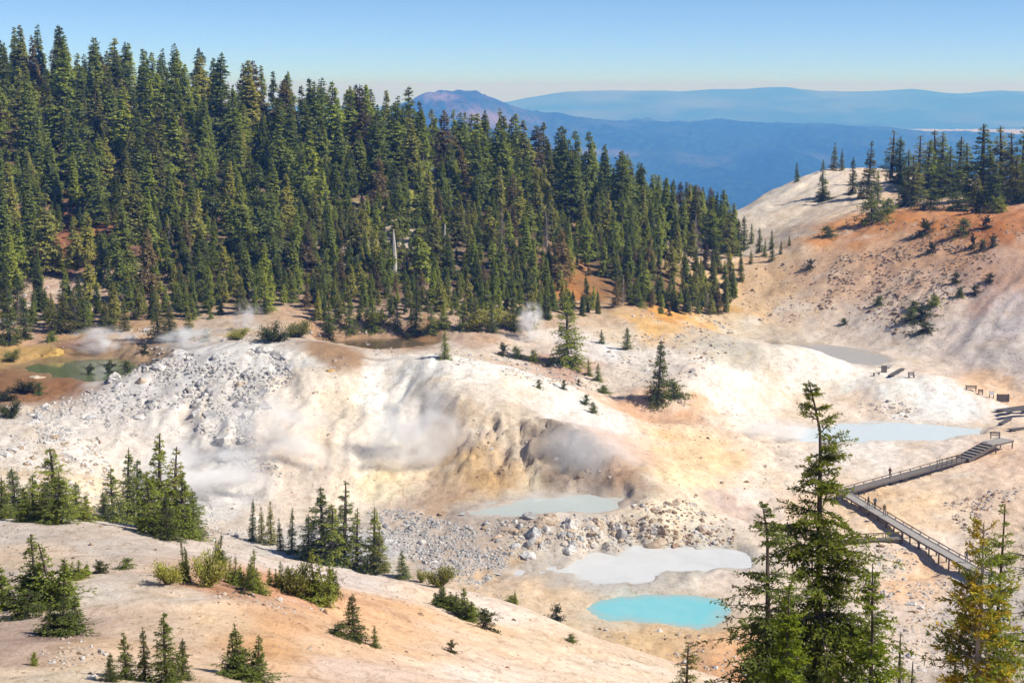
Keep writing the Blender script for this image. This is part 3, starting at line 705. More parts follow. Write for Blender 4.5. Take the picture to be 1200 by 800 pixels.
def bark_material(name, a, b):
    m, nt, out = nodes_of(name)
    tc = nd(nt, 'ShaderNodeTexCoord')
    mp = nd(nt, 'ShaderNodeMapping'); mp.inputs['Scale'].default_value = (6, 6, 1.2)
    n = nd(nt, 'ShaderNodeTexNoise', i_Scale=2.0, i_Detail=5.0)
    nt.links.new(tc.outputs['Object'], mp.inputs[0]); nt.links.new(mp.outputs[0], n.inputs['Vector'])
    p = nd(nt, 'ShaderNodeBsdfPrincipled', i_Roughness=0.9)
    nt.links.new(ramp(nt, n.outputs['Fac'], [(0.35, a), (0.65, b)]), p.inputs['Base Color'])
    nt.links.new(p.outputs[0], out.inputs[0])
    return m

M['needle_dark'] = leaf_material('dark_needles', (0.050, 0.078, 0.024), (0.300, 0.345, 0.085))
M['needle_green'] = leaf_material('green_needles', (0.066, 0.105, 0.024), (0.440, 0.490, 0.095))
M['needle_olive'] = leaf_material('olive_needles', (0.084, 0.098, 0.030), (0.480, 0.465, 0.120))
M['needle_bronze'] = leaf_material('bronze_needles', (0.090, 0.072, 0.034), (0.360, 0.270, 0.130))
M['needle_dead'] = leaf_material('dead_needles', (0.16, 0.11, 0.075), (0.34, 0.25, 0.17), 0.2, 0.1)
M['needle_bright'] = leaf_material('bright_needles', (0.070, 0.120, 0.016), (0.420, 0.480, 0.050), 0.1, 0.45)
M['needle_yellow'] = leaf_material('yellowing_needles', (0.070, 0.075, 0.012), (0.500, 0.350, 0.035), 0.1, 0.4)
M['needle_hemlock'] = leaf_material('hemlock_needles', (0.055, 0.080, 0.016), (0.420, 0.450, 0.075), 0.1, 0.4)
M['shrub'] = leaf_material('shrub_leaves', (0.035, 0.048, 0.016), (0.120, 0.135, 0.040))
M['bark'] = bark_material('bark', (0.06, 0.045, 0.035), (0.15, 0.115, 0.09))
M['bark_grey'] = bark_material('grey_bark', (0.22, 0.19, 0.16), (0.46, 0.42, 0.37))
M['snag'] = bark_material('bleached_wood', (0.38, 0.34, 0.30), (0.62, 0.58, 0.53))

class Geo:
    """collects quads (needle blades, bark) as arrays"""
    def __init__(s): s.v = []; s.f = []; s.t = []; s.n = 0
    def quads(s, pts, tint):
        k = len(pts)
        s.v.append(pts.reshape(-1, 3)); s.t.append(np.repeat(np.asarray(tint), 4))
        s.f.append(np.arange(k * 4).reshape(k, 4) + s.n); s.n += k * 4
    def tube(s, path, radii, sides=5, tint=0.0):
        path = np.asarray(path, float); m = len(path)
        rings = []
        for i in range(m):
            d = path[min(i + 1, m - 1)] - path[max(i - 1, 0)]
            d = d / (np.linalg.norm(d) + 1e-9)
            a = np.cross(d, (0.31, 0.95, 0.02) if abs(d[1]) < 0.9 else (1, 0, 0)); a /= np.linalg.norm(a)
            b = np.cross(d, a)
            an = np.arange(sides) / sides * 2 * math.pi
            rings.append(path[i] + radii[i] * (np.cos(an)[:, None] * a + np.sin(an)[:, None] * b))
        base = s.n
        s.v.append(np.concatenate(rings)); s.t.append(np.full(m * sides, tint)); s.n += m * sides
        f = []
        for i in range(m - 1):
            for j in range(sides):
                k = (j + 1) % sides
                f.append((base + i * sides + j, base + i * sides + k, base + (i + 1) * sides + k, base + (i + 1) * sides + j))
        s.f.append(np.array(f))
    def arrays(s):
        return np.concatenate(s.v), np.concatenate(s.f), np.concatenate(s.t)
    def mesh(s, name, attr=True):
        v, f, t = s.arrays()
        me = mesh_np(name, v, f)
        if attr: float_attr(me, 'tint', t)
        return me

def unit(a):
    return a / (np.linalg.norm(a, axis=-1, keepdims=True) + 1e-9)

def blades(g, base, direc, length, width, rng, tint, spread=0.5, face=None):
    """one needle blade (a thin diamond) at each base point, roughly along direc"""
    n = len(base)
    d = unit(direc + rng.normal(0, spread, (n, 3)))
    hint = rng.normal(0, 1, (n, 3)) + np.array([0, 0, 1.2]) if face is None else rng.normal(0, 0.38, (n, 3)) + face
    side = unit(np.cross(d, unit(hint)))
    l = length * rng.uniform(0.65, 1.3, (n, 1)); w = width * rng.uniform(0.7, 1.3, (n, 1))
    p0 = base; p2 = base + d * l
    mid = base + d * l * 0.45
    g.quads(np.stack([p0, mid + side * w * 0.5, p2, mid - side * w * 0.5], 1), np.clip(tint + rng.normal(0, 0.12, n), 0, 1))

def conifer(seed, h=12.0, r=2.2, n_br=230, per=9, blade=(0.55, 0.20), clear=0.06, power=0.85, droop=0.35, ragged=0.3, lean=0.0, top_droop=0.0, gap=0.0, sub=0, trunk_r=None, sticks=True, up=0.55, tip_shift=0.0, sides=6, tb=0.72, whorls=24):
    """-> trunk mesh, crown mesh of a conifer standing at the origin"""
    rng = np.random.default_rng(seed)
    tr = trunk_r or h * 0.014 + 0.03
    wig = rng.uniform(0, 6.28, 2)
    def axis(t):
        t = np.asarray(t, float)
        x = lean * h * t ** 1.6 + 0.006 * h * np.sin(t * 5 + wig[0]) + top_droop * h * np.clip(t - 0.86, 0, 1) ** 1.3
        y = 0.006 * h * np.sin(t * 4 + wig[1])
        z = h * t - 0.5 * top_droop * h * np.clip(t - 0.9, 0, 1) ** 1.2
        return np.stack([x, y, z], -1)
    tg, sg_ = Geo(), Geo()
    tt = np.linspace(-0.02, 1.0, 18)
    tg.tube(axis(tt), tr * (1 - np.clip(tt, 0, 1)) ** 0.8 + 0.012, sides)
    cg = Geo()
    u = rng.uniform(0, 1, n_br)
    ts = clear + (1 - clear) * (1 - (1 - u) ** tb) if n_br else u
    if whorls: ts = np.round(ts * whorls) / whorls + rng.normal(0, 0.22 / whorls, len(ts))
    ts = np.sort(np.clip(ts, clear, 0.985))
    holes = rng.uniform(0, 1, (5, 2))
    for i, t in enumerate(ts):
        bl = blade[0] * (0.42 + 0.58 * (1 - t) ** 0.6)
        az = rng.uniform(0, 2 * math.pi)
        if gap and any(abs(t - q[0]) < 0.05 and abs(((az / 6.283 - q[1] + 0.5) % 1) - 0.5) < 0.2 for q in holes): continue
        prof = (1 - t) ** power * (0.72 + 0.28 * math.sin(t * 23 + wig[0]) * ragged * 2)
        low = min(1.0, (t - clear) / 0.10 + 0.55)
        Lb = r * prof * low * rng.uniform(1 - ragged, 1 + ragged) + 0.02 * h * 0.6
        pitch = up * (t - 0.35) + rng.normal(0, 0.12)
        dh = np.array([math.cos(az), math.sin(az), 0.0])
        d = dh * math.cos(pitch) + np.array([0, 0, math.sin(pitch)])
        o = axis(t)
        def along(k):
            k = np.asarray(k)[:, None]
            return o + d * Lb * k - np.array([0, 0, 1.0]) * droop * Lb * k ** 2 + np.array([0, 0, 1.0]) * droop * 0.35 * Lb * k ** 4
        if sticks:
            kk = np.array([0, 0.5, 1.0])
            sg_.tube(along(kk), (tr * 0.22 * (1 - t * 0.6) + 0.004) * np.array([1, 0.6, 0.15]), 3)
        sidev = np.array([-dh[1], dh[0], 0.0])
        if sub == 0:
            k = rng.uniform(0.12, 1.0, per) ** 0.8
            p = along(k)
            sgn = rng.choice([-1.0, 1.0], per)
            off = sgn[:, None] * sidev * (Lb * 0.24 * (1.05 - k) * rng.uniform(0, 1, per))[:, None]
            dirs = d * 0.75 + sgn[:, None] * sidev * 0.55 - np.array([0, 0, 0.30])
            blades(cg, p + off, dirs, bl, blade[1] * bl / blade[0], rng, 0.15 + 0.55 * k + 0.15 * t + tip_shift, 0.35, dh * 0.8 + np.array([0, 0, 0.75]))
        else:
            for k in (np.arange(sub) + rng.uniform(0, 1, sub)) / sub * 0.9 + 0.1:
                p0 = along([k])[0]
                for sg in (-1, 1):
                    if rng.uniform() < 0.12: continue
                    tl = Lb * 0.34 * (1.08 - k) * rng.uniform(0.6, 1.25) + 0.06
                    td = unit(d * 0.75 + sg * sidev * 0.75 + np.array([0, 0, -0.25 - droop * k]) + rng.normal(0, 0.15, 3))
                    n = max(3, int(per * tl / (blade[0] * 1.2)))
                    q = rng.uniform(0.0, 1.0, n)
                    pts = p0 + td * (tl * q)[:, None] - np.array([0, 0, 1.0]) * (0.25 * tl * q ** 2)[:, None]
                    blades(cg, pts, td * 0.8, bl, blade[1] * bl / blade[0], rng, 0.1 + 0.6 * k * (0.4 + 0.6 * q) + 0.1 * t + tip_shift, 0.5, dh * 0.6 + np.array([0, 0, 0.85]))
            n = per * 2
            q = rng.uniform(0.55, 1.0, n)
            blades(cg, along(q), np.repeat(d[None] * 0.9, n, 0), bl, blade[1] * bl / blade[0], rng, 0.6 + tip_shift, 0.45)
    # the leader
    n = 10 + per
    q = rng.uniform(0.86, 1.0, n)
    blades(cg, axis(q), np.repeat(np.array([[0, 0, 1.0]]), n, 0), blade[0] * 0.45, blade[1] * 0.4, rng, 0.5, 0.3)
    cg.sticks = sg_ if sg_.n else None
    return tg, cg

def shrub(seed, w=1.6, h=0.9, n=420, blade=(0.22, 0.09), leaders=0, lead_h=1.5):
    """low spreading evergreen: stems fan out from the root, a few leaders may stand up"""
    rng = np.random.default_rng(seed)
    tg, cg = Geo(), Geo()
    ns = 16
    for i in range(ns):
        az = i / ns * 6.283 + rng.uniform(-0.3, 0.3)
        el = rng.uniform(0.08, 0.95)
        L_ = rng.uniform(0.7, 1.1)
        tip = np.array([math.cos(az) * math.cos(el) * w * 0.5, math.sin(az) * math.cos(el) * w * 0.5, math.sin(el) * h]) * L_
        mid = tip * 0.55 + np.array([0, 0, h * 0.08])
        tg.tube([np.array([0, 0, -0.05]), mid, tip], [0.03 * w, 0.018 * w, 0.004], 4)
        m = n // ns
        q = rng.uniform(0.25, 1.05, m)[:, None]
        p = (1 - q) ** 2 * 0 + 2 * q * (1 - q) * mid + q ** 2 * tip + rng.normal(0, 0.055 * w, (m, 3)) * (0.5 + q)
        p[:, 2] = np.maximum(p[:, 2], 0.02)
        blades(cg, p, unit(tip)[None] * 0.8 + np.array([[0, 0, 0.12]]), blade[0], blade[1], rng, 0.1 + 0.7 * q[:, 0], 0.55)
    for i in range(leaders):
        b = np.array([rng.uniform(-0.32, 0.32) * w, rng.uniform(-0.32, 0.32) * w, 0.0])
        lh = lead_h * rng.uniform(0.5, 1.0)
        a = np.array([rng.uniform(-0.12, 0.12), rng.uniform(-0.12, 0.12), 1.0])
        tg.tube([np.array([0, 0, -0.05]), b + a * lh * 0.12, b + a * lh * 0.5, b + a * lh], [0.035, 0.03, 0.02, 0.006], 4)
        m = int(n * 0.42)
        q = rng.uniform(0.05, 1.0, m)
        rad = (1 - q) ** 1.0 * 0.30 * lh + 0.012
        an = rng.uniform(0, 6.283, m); rr = rad * rng.uniform(0.1, 1, m)
        o = np.stack([np.cos(an), np.sin(an), np.zeros(m)], 1)
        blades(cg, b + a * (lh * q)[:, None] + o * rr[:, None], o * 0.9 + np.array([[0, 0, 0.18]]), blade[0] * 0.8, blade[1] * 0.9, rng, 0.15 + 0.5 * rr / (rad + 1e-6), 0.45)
    return tg, cg

def krummholz(seed, leaders=4, lead_h=2.0, w=2.0):
    """a skirt of spreading branches with several pointed leaders"""
    rng = np.random.default_rng(seed)
    tg, cg = conifer(seed, h=0.95, r=w * 0.52, n_br=120, per=4, sub=4, blade=(0.10, 0.042), droop=-0.12, power=0.55, ragged=0.4, clear=0.03, up=0.5, trunk_r=0.05)
    for i in range(leaders):
        a = rng.uniform(0, 6.28); d = rng.uniform(0.05, 0.36) * w if i else 0.0
        lh = lead_h * (0.95 if i == 0 else rng.uniform(0.55, 0.92))
        t2, c2 = conifer(seed * 31 + i, h=lh, r=lh * 0.24, n_br=90, per=4, sub=2, blade=(0.09, 0.038), droop=0.0, power=0.9, ragged=0.35, clear=0.04, up=1.1, lean=rng.uniform(-0.12, 0.12), trunk_r=0.03)
        off = np.array([math.cos(a) * d, math.sin(a) * d, 0.0])
        for src, dst in ((c2, cg), (c2.sticks, cg.sticks), (t2, cg.sticks)):
            v, f, t = src.arrays()
            dst.v.append(v + off); dst.f.append(f + dst.n); dst.t.append(t); dst.n += len(v)
    return tg, cg

def as_meshes(pair, bark, leaf):
    tg, cg = pair
    t = tg.mesh('trunk', False); t.materials.append(M[bark])
    st = getattr(cg, 'sticks', None)
    if st is not None:
        v, f, tt = cg.arrays(); v2, f2, t2 = st.arrays()
        c = mesh_np('crown', np.concatenate([v, v2]), np.concatenate([f, f2 + len(v)]))
        float_attr(c, 'tint', np.concatenate([tt, t2]))
        c.polygons.foreach_set('material_index', np.concatenate([np.zeros(len(f)), np.ones(len(f2))]).astype(np.int32))
    else:
        c = cg.mesh('crown')
    c.materials.append(M[leaf]); c.materials.append(M[bark])
    return t, c

def plant(name, meshes, loc, s, rz, label, cat, group, sz=None, tilt=(0, 0), stem='trunk', leaf='crown'):
    e = empty(name, loc, rz)
    e.scale = (s, s, sz or s)
    e.rotation_euler = (tilt[0], tilt[1], rz)
    for nm, me in ((stem, meshes[0]), (leaf, meshes[1])):
        o = bpy.data.objects.new(nm, me); col.objects.link(o); o.parent = e
    tag(e, label, cat, group)
    return e

rnd = random.Random(7)
LEAF = ['needle_dark', 'needle_green', 'needle_olive']
# prototypes of the forest trees: (height, [trunk, crown])
FH = 12.0
FOREST = {k: [] for k in ('dark', 'green', 'olive', 'bronze', 'dead')}
_var = [dict(r=2.7, power=1.05, ragged=0.32, gap=1), dict(r=2.0, power=0.95, ragged=0.28), dict(r=3.3, power=1.2, ragged=0.4, gap=1), dict(r=2.4, power=0.8, ragged=0.42, clear=0.16, gap=1), dict(r=3.0, power=0.9, ragged=0.45, clear=0.1, gap=1, lean=0.02)]
for k, leaf, vs in (('dark', 'needle_dark', (0, 1, 2, 3, 4)), ('green', 'needle_green', (0, 1, 2, 3, 4)), ('olive', 'needle_olive', (1, 2, 3, 4)), ('bronze', 'needle_bronze', (2, 3, 4)), ('dead', 'needle_dead', (1,))):
    for j in vs:
        FOREST[k].append(as_meshes(conifer(100 + j * 7 + len(k), h=FH, n_br=500 if k != 'dead' else 170, per=15 if k != 'dead' else 7, blade=(0.42, 0.19) if k != 'dead' else (0.42, 0.10), droop=0.3, whorls=36, **_var[j]), 'bark' if k != 'dead' else 'bark_grey', leaf))

# where the forest stands: outline of the wood's floor as seen from the camera
def forest_mask(x, y):
    foot = np.interp(x, [-250, -110, -75, -35, 0, 30, 60, 80, 95], [306, 316, 317, 321, 327, 350, 380, 398, 440])
    ridge = np.interp(x, [-250, -120, -60, 0, 50, 90, 110], [545, 535, 520, 505, 500, 505, 490])
    return (y > foot) & (y < ridge)
# glades the photograph shows: (pixel u, v on the ground, radius in metres)
GLADES = [(85, 290, 9), (60, 345, 8), (105, 345, 5), (460, 290, 6), (490, 236, 7), (510, 215, 5), (525, 295, 3), (820, 292, 5), (340, 372, 6), (700, 345, 8), (650, 350, 5), (800, 345, 5), (20, 395, 8)]
_gl = [(on_ground(u, v)[0], on_ground(u, v)[1], r_) for u, v, r_ in GLADES]
frng = np.random.default_rng(11)
spots = []
_cell = {}
tries = 0
while tries < 26000:
    tries += 1
    x, y = frng.uniform(-235, 108), frng.uniform(304, 545)
    if abs(x) > 0.345 * y + 14 or not forest_mask(np.array(x), np.array(y)): continue
    if any((x - a) ** 2 + ((y - b) * 0.7) ** 2 < c * c for a, b, c in _gl): continue
    # small trees fringe the wood's foot, tall ones stand higher up
    foot = np.interp(x, [-250, -110, -75, -35, 0, 30, 60, 80, 95], [306, 316, 317, 321, 327, 350, 380, 398, 440])
    edge = min(1.0, (y - foot) / 40.0)
    size = (7.0 + 11.0 * edge ** 0.5) * frng.uniform(0.66, 1.25) + (9.0 if y > 430 else 0) * frng.uniform(0, 1.15)
    if frng.uniform() < 0.25: size *= frng.uniform(0.4, 0.7)
    if x > 35: size *= 0.8
    if x > -42 and y < 408: size *= 0.64
    elif y < 400: size *= 0.88
    u_ = 600 + FOC * x / (y * math.cos(PITCH) - gz(x, y) * math.sin(PITCH))
    vt_ = np.interp(u_, [-60, 0, 60, 130, 200, 290, 360, 420, 480, 498, 560, 575, 620, 680, 740, 780, 850, 870, 900], [14, 18, 24, 42, 48, 64, 86, 98, 100, 120, 126, 124, 130, 146, 180, 206, 222, 262, 300])
    if u_ > 862: continue
    rr_ = ray(u_, vt_ + abs(frng.normal(0, 5)))
    size = min(size, rr_[2] / rr_[1] * y - gz(x, y))
    if size < 3.0 or (y > 400 and size < 10.0): continue
    rad = 1.6 + size * 0.265
    cx_, cy_ = int(x // 9), int(y // 9)
    ok = True
    for i in (-1, 0, 1):
        for j in (-1, 0, 1):
            for (a, b, c) in _cell.get((cx_ + i, cy_ + j), ()):
                if (a - x) ** 2 + (b - y) ** 2 < ((c + rad) * 0.54) ** 2: ok = False
    if not ok: continue
    _cell.setdefault((cx_, cy_), []).append((x, y, rad))
    spots.append((x, y, size))
tries = 0
while tries < 2600:
    tries += 1
    x, y = frng.uniform(-130, 95), frng.uniform(302, 400)
    if abs(x) > 0.345 * y + 10 or not forest_mask(np.array(x), np.array(y + 5)): continue
    if any((x - a) ** 2 + ((y - b) * 0.7) ** 2 < (c * 0.8) ** 2 for a, b, c in _gl): continue
    u_ = 600 + FOC * x / (y * math.cos(PITCH) - gz(x, y) * math.sin(PITCH))
    if u_ > 858: continue
    size = frng.uniform(2.6, 7.5); rad = 0.9 + size * 0.16
    cx_, cy_ = int(x // 9), int(y // 9)
    if any((a - x) ** 2 + (b - y) ** 2 < ((c * 0.75 + rad) * 0.5) ** 2 for i in (-1, 0, 1) for j in (-1, 0, 1) for (a, b, c) in _cell.get((cx_ + i, cy_ + j), ())): continue
    _cell.setdefault((cx_, cy_), []).append((x, y, rad))
    spots.append((x, y, size))
# how large each stands in the picture; the largest 300 are trees of their own
sp = sorted(spots, key=lambda q: -q[2] / q[1])
GL = 'trees of the forested slope'
FLAB = {'dark': 'dark green pointed conifer in the dense forest on the slope', 'green': 'fresh green pointed conifer in the dense forest on the slope', 'olive': 'olive green conifer in the dense forest on the slope',
        'bronze': 'bronze brown conifer with browning needles among the green forest trees', 'dead': 'dead pale brown conifer standing among the green forest trees'}
FEAT = [(85, 290, 16, 'beside the reddish clearing'), (462, 320, 14, 'beside the tall bleached dead trunk'), (490, 236, 14, 'around the yellow green glade'), (60, 345, 14, 'around the bare patch above the green pond'), (700, 345, 22, 'beside the rusty brown meadow'), (460, 395, 20, 'behind the brown stream'), (820, 292, 16, 'at the end of the forest facing the pale knoll')]
FEAT = [(*on_ground(u, v)[:2], r_, t) for u, v, r_, t in FEAT]
_sw = ['full', 'narrow', 'broad', 'high-crowned', 'ragged']
FSHAPE = {'dark': _sw, 'green': _sw, 'olive': _sw[1:], 'bronze': _sw[2:], 'dead': ['sparse']}
def forest_label(x, y, s, k, shape):
    sz = 'towering' if s > 15 else 'tall' if s > 11.5 else 'middling' if s > 7.5 else 'short'
    cl = {'dark': 'dark green', 'green': 'fresh green', 'olive': 'olive green', 'bronze': 'bronze brown', 'dead': 'dead brown'}[k]
    cl = shape + ' ' + cl
    for a, b, r_, t in FEAT:
        if (x - a) ** 2 + ((y - b) * 0.8) ** 2 < r_ * r_:
            return '%s %s conifer %s' % (sz, cl, t)
    foot = np.interp(x, [-250, -110, -75, -35, 0, 30, 60, 80, 95], [306, 316, 317, 321, 327, 350, 380, 398, 440])
    if y > 470: w = 'on the skyline crest of the forest'
    elif y - foot < 14: w = 'in the front row of the forest'
    elif y - foot < 50: w = 'on the lower slope of the forest'
    else: w = 'on the upper slope of the forest'
    if x < -35: w += ' behind the rubble hill'
    elif x > 20: w += ' towards the orange bank'
    else: w += ' behind the white dome'
    return '%s %s conifer %s' % (sz, cl, w)
rest = []
print('forest trees', len(sp))
for i, (x, y, s) in enumerate(sp):
    q = rnd.random()
    k = 'dark' if q < 0.42 else 'green' if q < 0.72 else 'olive' if q < 0.915 else 'bronze' if q < 0.985 else 'dead'
    z = gz(x, y) - 0.15
    if i < 228:
        vi = rnd.randrange(len(FOREST[k])); me = FOREST[k][vi]; shape = FSHAPE[k][vi]
        sc = s / FH
        lab = forest_label(x, y, s, k, shape)
        plant('conifer_tree', me, (x, y, z), sc * rnd.uniform(1.05, 1.45), rnd.uniform(0, 6.28), lab, 'tree', 'forest: ' + lab, sz=sc, tilt=(rnd.gauss(0, 0.02), rnd.gauss(0, 0.02)))
    else:
        rest.append((x, y, z, s, k))
# trees wholly hidden behind nearer ones are left out
_buf = np.full(340, 900.0)
_hid = set()
for (x, y, s_) in sorted(spots, key=lambda q: q[1]):
    z0 = gz(x, y)
    def _uv(zz):
        dz_ = y * math.cos(PITCH) - zz * math.sin(PITCH)
        return 600 + FOC * x / dz_, 400 - FOC * (y * math.sin(PITCH) + zz * math.cos(PITCH)) / dz_
    u_, v_top = _uv(z0 + s_); v_mid = _uv(z0 + s_ * 0.62)[1]
    hw = s_ * 0.10 * FOC / y
    a, b = int((u_ - hw * 1.6 + 80) // 4), int((u_ + hw * 1.6 + 80) // 4)
    a, b = max(0, min(338, a)), max(1, min(339, b))
    if (_buf[a:b + 1] < v_top - 6).all(): _hid.add((x, y))
    a, b = int((u_ - hw + 80) // 4), int((u_ + hw + 80) // 4)
    a, b = max(0, min(338, a)), max(0, min(339, b))
    _buf[a:b + 1] = np.minimum(_buf[a:b + 1], v_mid)
rest = [q for q in rest if (q[0], q[1]) not in _hid]
print('rest', len(rest))
# the remaining, smaller trees of the wood as one mass: a tree shape set on each point
shapes = bpy.data.collections.new('forest_tree_shapes')
order = []
for k in ('dark', 'green', 'olive', 'bronze', 'dead'):
    for (tm, cm) in FOREST[k]:
        def _get(me):
            v = np.empty(len(me.vertices) * 3, np.float32); me.vertices.foreach_get('co', v)
            f = np.empty(len(me.loops), np.int32); me.loops.foreach_get('vertex_index', f)
            return v.reshape(-1, 3), f.reshape(-1, 4)
        v1, f1 = _get(tm); v2, f2 = _get(cm)
        mi = np.empty(len(f2), np.int32); cm.polygons.foreach_get('material_index', mi)
        tint = np.empty(len(v2), np.float32); cm.attributes['tint'].data.foreach_get('value', tint)
        me = mesh_np('forest_tree_shape', np.concatenate([v2, v1]), np.concatenate([f2, f1 + len(v2)]))
        float_attr(me, 'tint', np.concatenate([tint, np.zeros(len(v1), np.float32)]))
        me.polygons.foreach_set('material_index', np.concatenate([mi, np.ones(len(f1), np.int32)]).astype(np.int32))
        for mm in cm.materials: me.materials.append(mm)
        o = bpy.data.objects.new('forest_tree_shape_%02d' % len(order), me)
        shapes.objects.link(o); order.append(k)
if rest:
    pm = bpy.data.meshes.new('forest')
    pm.vertices.add(len(rest))
    pm.vertices.foreach_set('co', np.array([q[:3] for q in rest], np.float32).ravel())
    rot, scl, kd = [], [], []
    for (x, y, z, s_, k) in rest:
        sr = s_ / FH * rnd.uniform(1.05, 1.4)
        rot.append((rnd.gauss(0, 0.025), rnd.gauss(0, 0.025), rnd.uniform(0, 6.28))); scl.append((sr, sr, s_ / FH))
        kd.append(rnd.choice([i for i, q in enumerate(order) if q == k]))
    for nm, tp, dat, key in (('rot', 'FLOAT_VECTOR', rot, 'vector'), ('scl', 'FLOAT_VECTOR', scl, 'vector'), ('shape', 'INT', kd, 'value')):
        a = pm.attributes.new(nm, tp, 'POINT'); a.data.foreach_set(key, np.array(dat, np.int32 if tp == 'INT' else np.float32).ravel())
    fo = add('forest', pm)
    ng = bpy.data.node_groups.new('forest_trees', 'GeometryNodeTree')
    ng.interface.new_socket('Geometry', in_out='INPUT', socket_type='NodeSocketGeometry')
    ng.interface.new_socket('Geometry', in_out='OUTPUT', socket_type='NodeSocketGeometry')
    gi, go = ng.nodes.new('NodeGroupInput'), ng.nodes.new('NodeGroupOutput')
    ip = ng.nodes.new('GeometryNodeInstanceOnPoints'); ci = ng.nodes.new('GeometryNodeCollectionInfo')
    ci.inputs['Collection'].default_value = shapes
    ci.inputs['Separate Children'].default_value = True; ci.inputs['Reset Children'].default_value = True
    ip.inputs['Pick Instance'].default_value = True
    def _na(nm, tp):
        q = ng.nodes.new('GeometryNodeInputNamedAttribute'); q.data_type = tp; q.inputs['Name'].default_value = nm
        return next(o_ for o_ in q.outputs if o_.enabled and o_.name == 'Attribute')
    e2r = ng.nodes.new('FunctionNodeEulerToRotation')
    ng.links.new(_na('rot', 'FLOAT_VECTOR'), e2r.inputs[0]); ng.links.new(e2r.outputs[0], ip.inputs['Rotation'])
    ng.links.new(_na('scl', 'FLOAT_VECTOR'), ip.inputs['Scale']); ng.links.new(_na('shape', 'INT'), ip.inputs['Instance Index'])
    ng.links.new(gi.outputs[0], ip.inputs['Points']); ng.links.new(ci.outputs[0], ip.inputs['Instance']); ng.links.new(ip.outputs[0], go.inputs[0])
    fo.modifiers.new('trees', 'NODES').node_group = ng
    tag(fo, 'mass of smaller conifers filling the forested slope', 'forest', kind='stuff')

# the bleached snag in the forest
def snag_mesh(seed, h=11.0):
    rng = np.random.default_rng(seed)
    g, b = Geo(), Geo()
    t = np.linspace(0, 1, 9)
    g.tube(np.stack([0.15 * np.sin(t * 4), 0.1 * np.cos(t * 3), h * t], 1), 0.62 * (1 - t) ** 0.6 + 0.05, 7)
    for i in range(34):
        z = rng.uniform(0.15, 0.97) * h; az = rng.uniform(0, 6.28); l = rng.uniform(0.4, 1.8) * (1.1 - z / h)
        d = np.array([math.cos(az), math.sin(az), rng.uniform(-0.5, 0.2)])
        b.tube([np.array([0, 0, z]), np.array([0, 0, z]) + d * l], [0.06, 0.012], 4)
    a, c = g.mesh('trunk', False), b.mesh('branches', False)
    a.materials.append(M['snag']); c.materials.append(M['snag'])
    return a, c
for (u, v, h, lab) in ((462, 333, 66, 'bleached dead tree trunk standing tall in the forest gap'), (521, 300, 40, 'thin bleached dead snag among the forest trees')):
    x, y, z = on_ground(u, v)
    hh = h * y / FOC
    plant('dead_tree', snag_mesh(u, 11.0), (x, y, z - 0.2), hh / 11.0, rnd.uniform(0, 6), lab, 'dead tree', None)  # the part called crown is only the snag's bare branches, no foliage

# ------------------------------------------------------------------ single trees and shrubs
def px_place(u, v): return on_ground(u, v)
NEAR_P = {  # unit prototypes, 3 m tall
    'spire': [as_meshes(conifer(400 + j, h=3.0, r=0.66 + 0.08 * j, n_br=170, per=4, sub=3, blade=(0.105, 0.038), droop=0.12, power=1.0, ragged=0.25, clear=0.03, up=0.8), 'bark', l) for j, l in enumerate(('needle_dark', 'needle_green', 'needle_olive'))],
    'open': [as_meshes(conifer(410 + j, h=3.0, r=0.58 + 0.1 * j, n_br=105, per=4, sub=3, blade=(0.10, 0.036), droop=0.1, power=0.85, ragged=0.35, clear=0.10, up=0.9, lean=0.03 * j), 'bark', l) for j, l in enumerate(('needle_green', 'needle_olive'))],
    'wide': [as_meshes(conifer(420 + j, h=3.0, r=1.2, n_br=180, per=4, sub=4, blade=(0.115, 0.042), droop=0.1, power=1.05, ragged=0.35, clear=0.02, up=0.9), 'bark', l) for j, l in enumerate(('needle_green', 'needle_dark'))],
}
SHRUB_P = {
    'leaders': [as_meshes(krummholz(500 + j, leaders=3 + j), 'bark', l) for j, l in enumerate(('needle_dark', 'needle_green', 'needle_dark'))],
    'low': [as_meshes(conifer(510 + j, h=0.85, r=1.08, n_br=95, per=4, sub=4, blade=(0.11, 0.045), droop=0.05, power=0.8, ragged=0.6, clear=0.03, up=0.9, gap=1, lean=0.15 * j, trunk_r=0.05), 'bark', l) for j, l in enumerate(('needle_green', 'shrub', 'needle_dark'))],
    'round': [as_meshes(shrub(520 + j, w=1.6, h=1.5, n=3000, blade=(0.105, 0.045)), 'bark', l) for j, l in enumerate(('needle_olive', 'shrub'))],
}
def put_tree(kind, u, v, top, label, group, j=None, name='conifer_tree', widen=1.0):
    x, y, z = px_place(u, v)
    h = (v - top) * y / FOC * 1.03
    me = NEAR_P[kind][(j if j is not None else rnd.randrange(9)) % len(NEAR_P[kind])]
    s = h / 3.0
    young = h < 5.5 and name == 'conifer_tree'
    return plant('conifer_sapling' if young else name, me, (x, y, z - 0.03 * h), s * widen * rnd.uniform(0.95, 1.12), rnd.uniform(0, 6.28), label, 'sapling' if young else 'tree', group, sz=s, tilt=(rnd.gauss(0, 0.02), rnd.gauss(0, 0.03)))
SW = {'leaders': 2.1, 'low': 2.0, 'round': 1.6}; SH = {'leaders': 2.0, 'low': 0.8, 'round': 1.5}
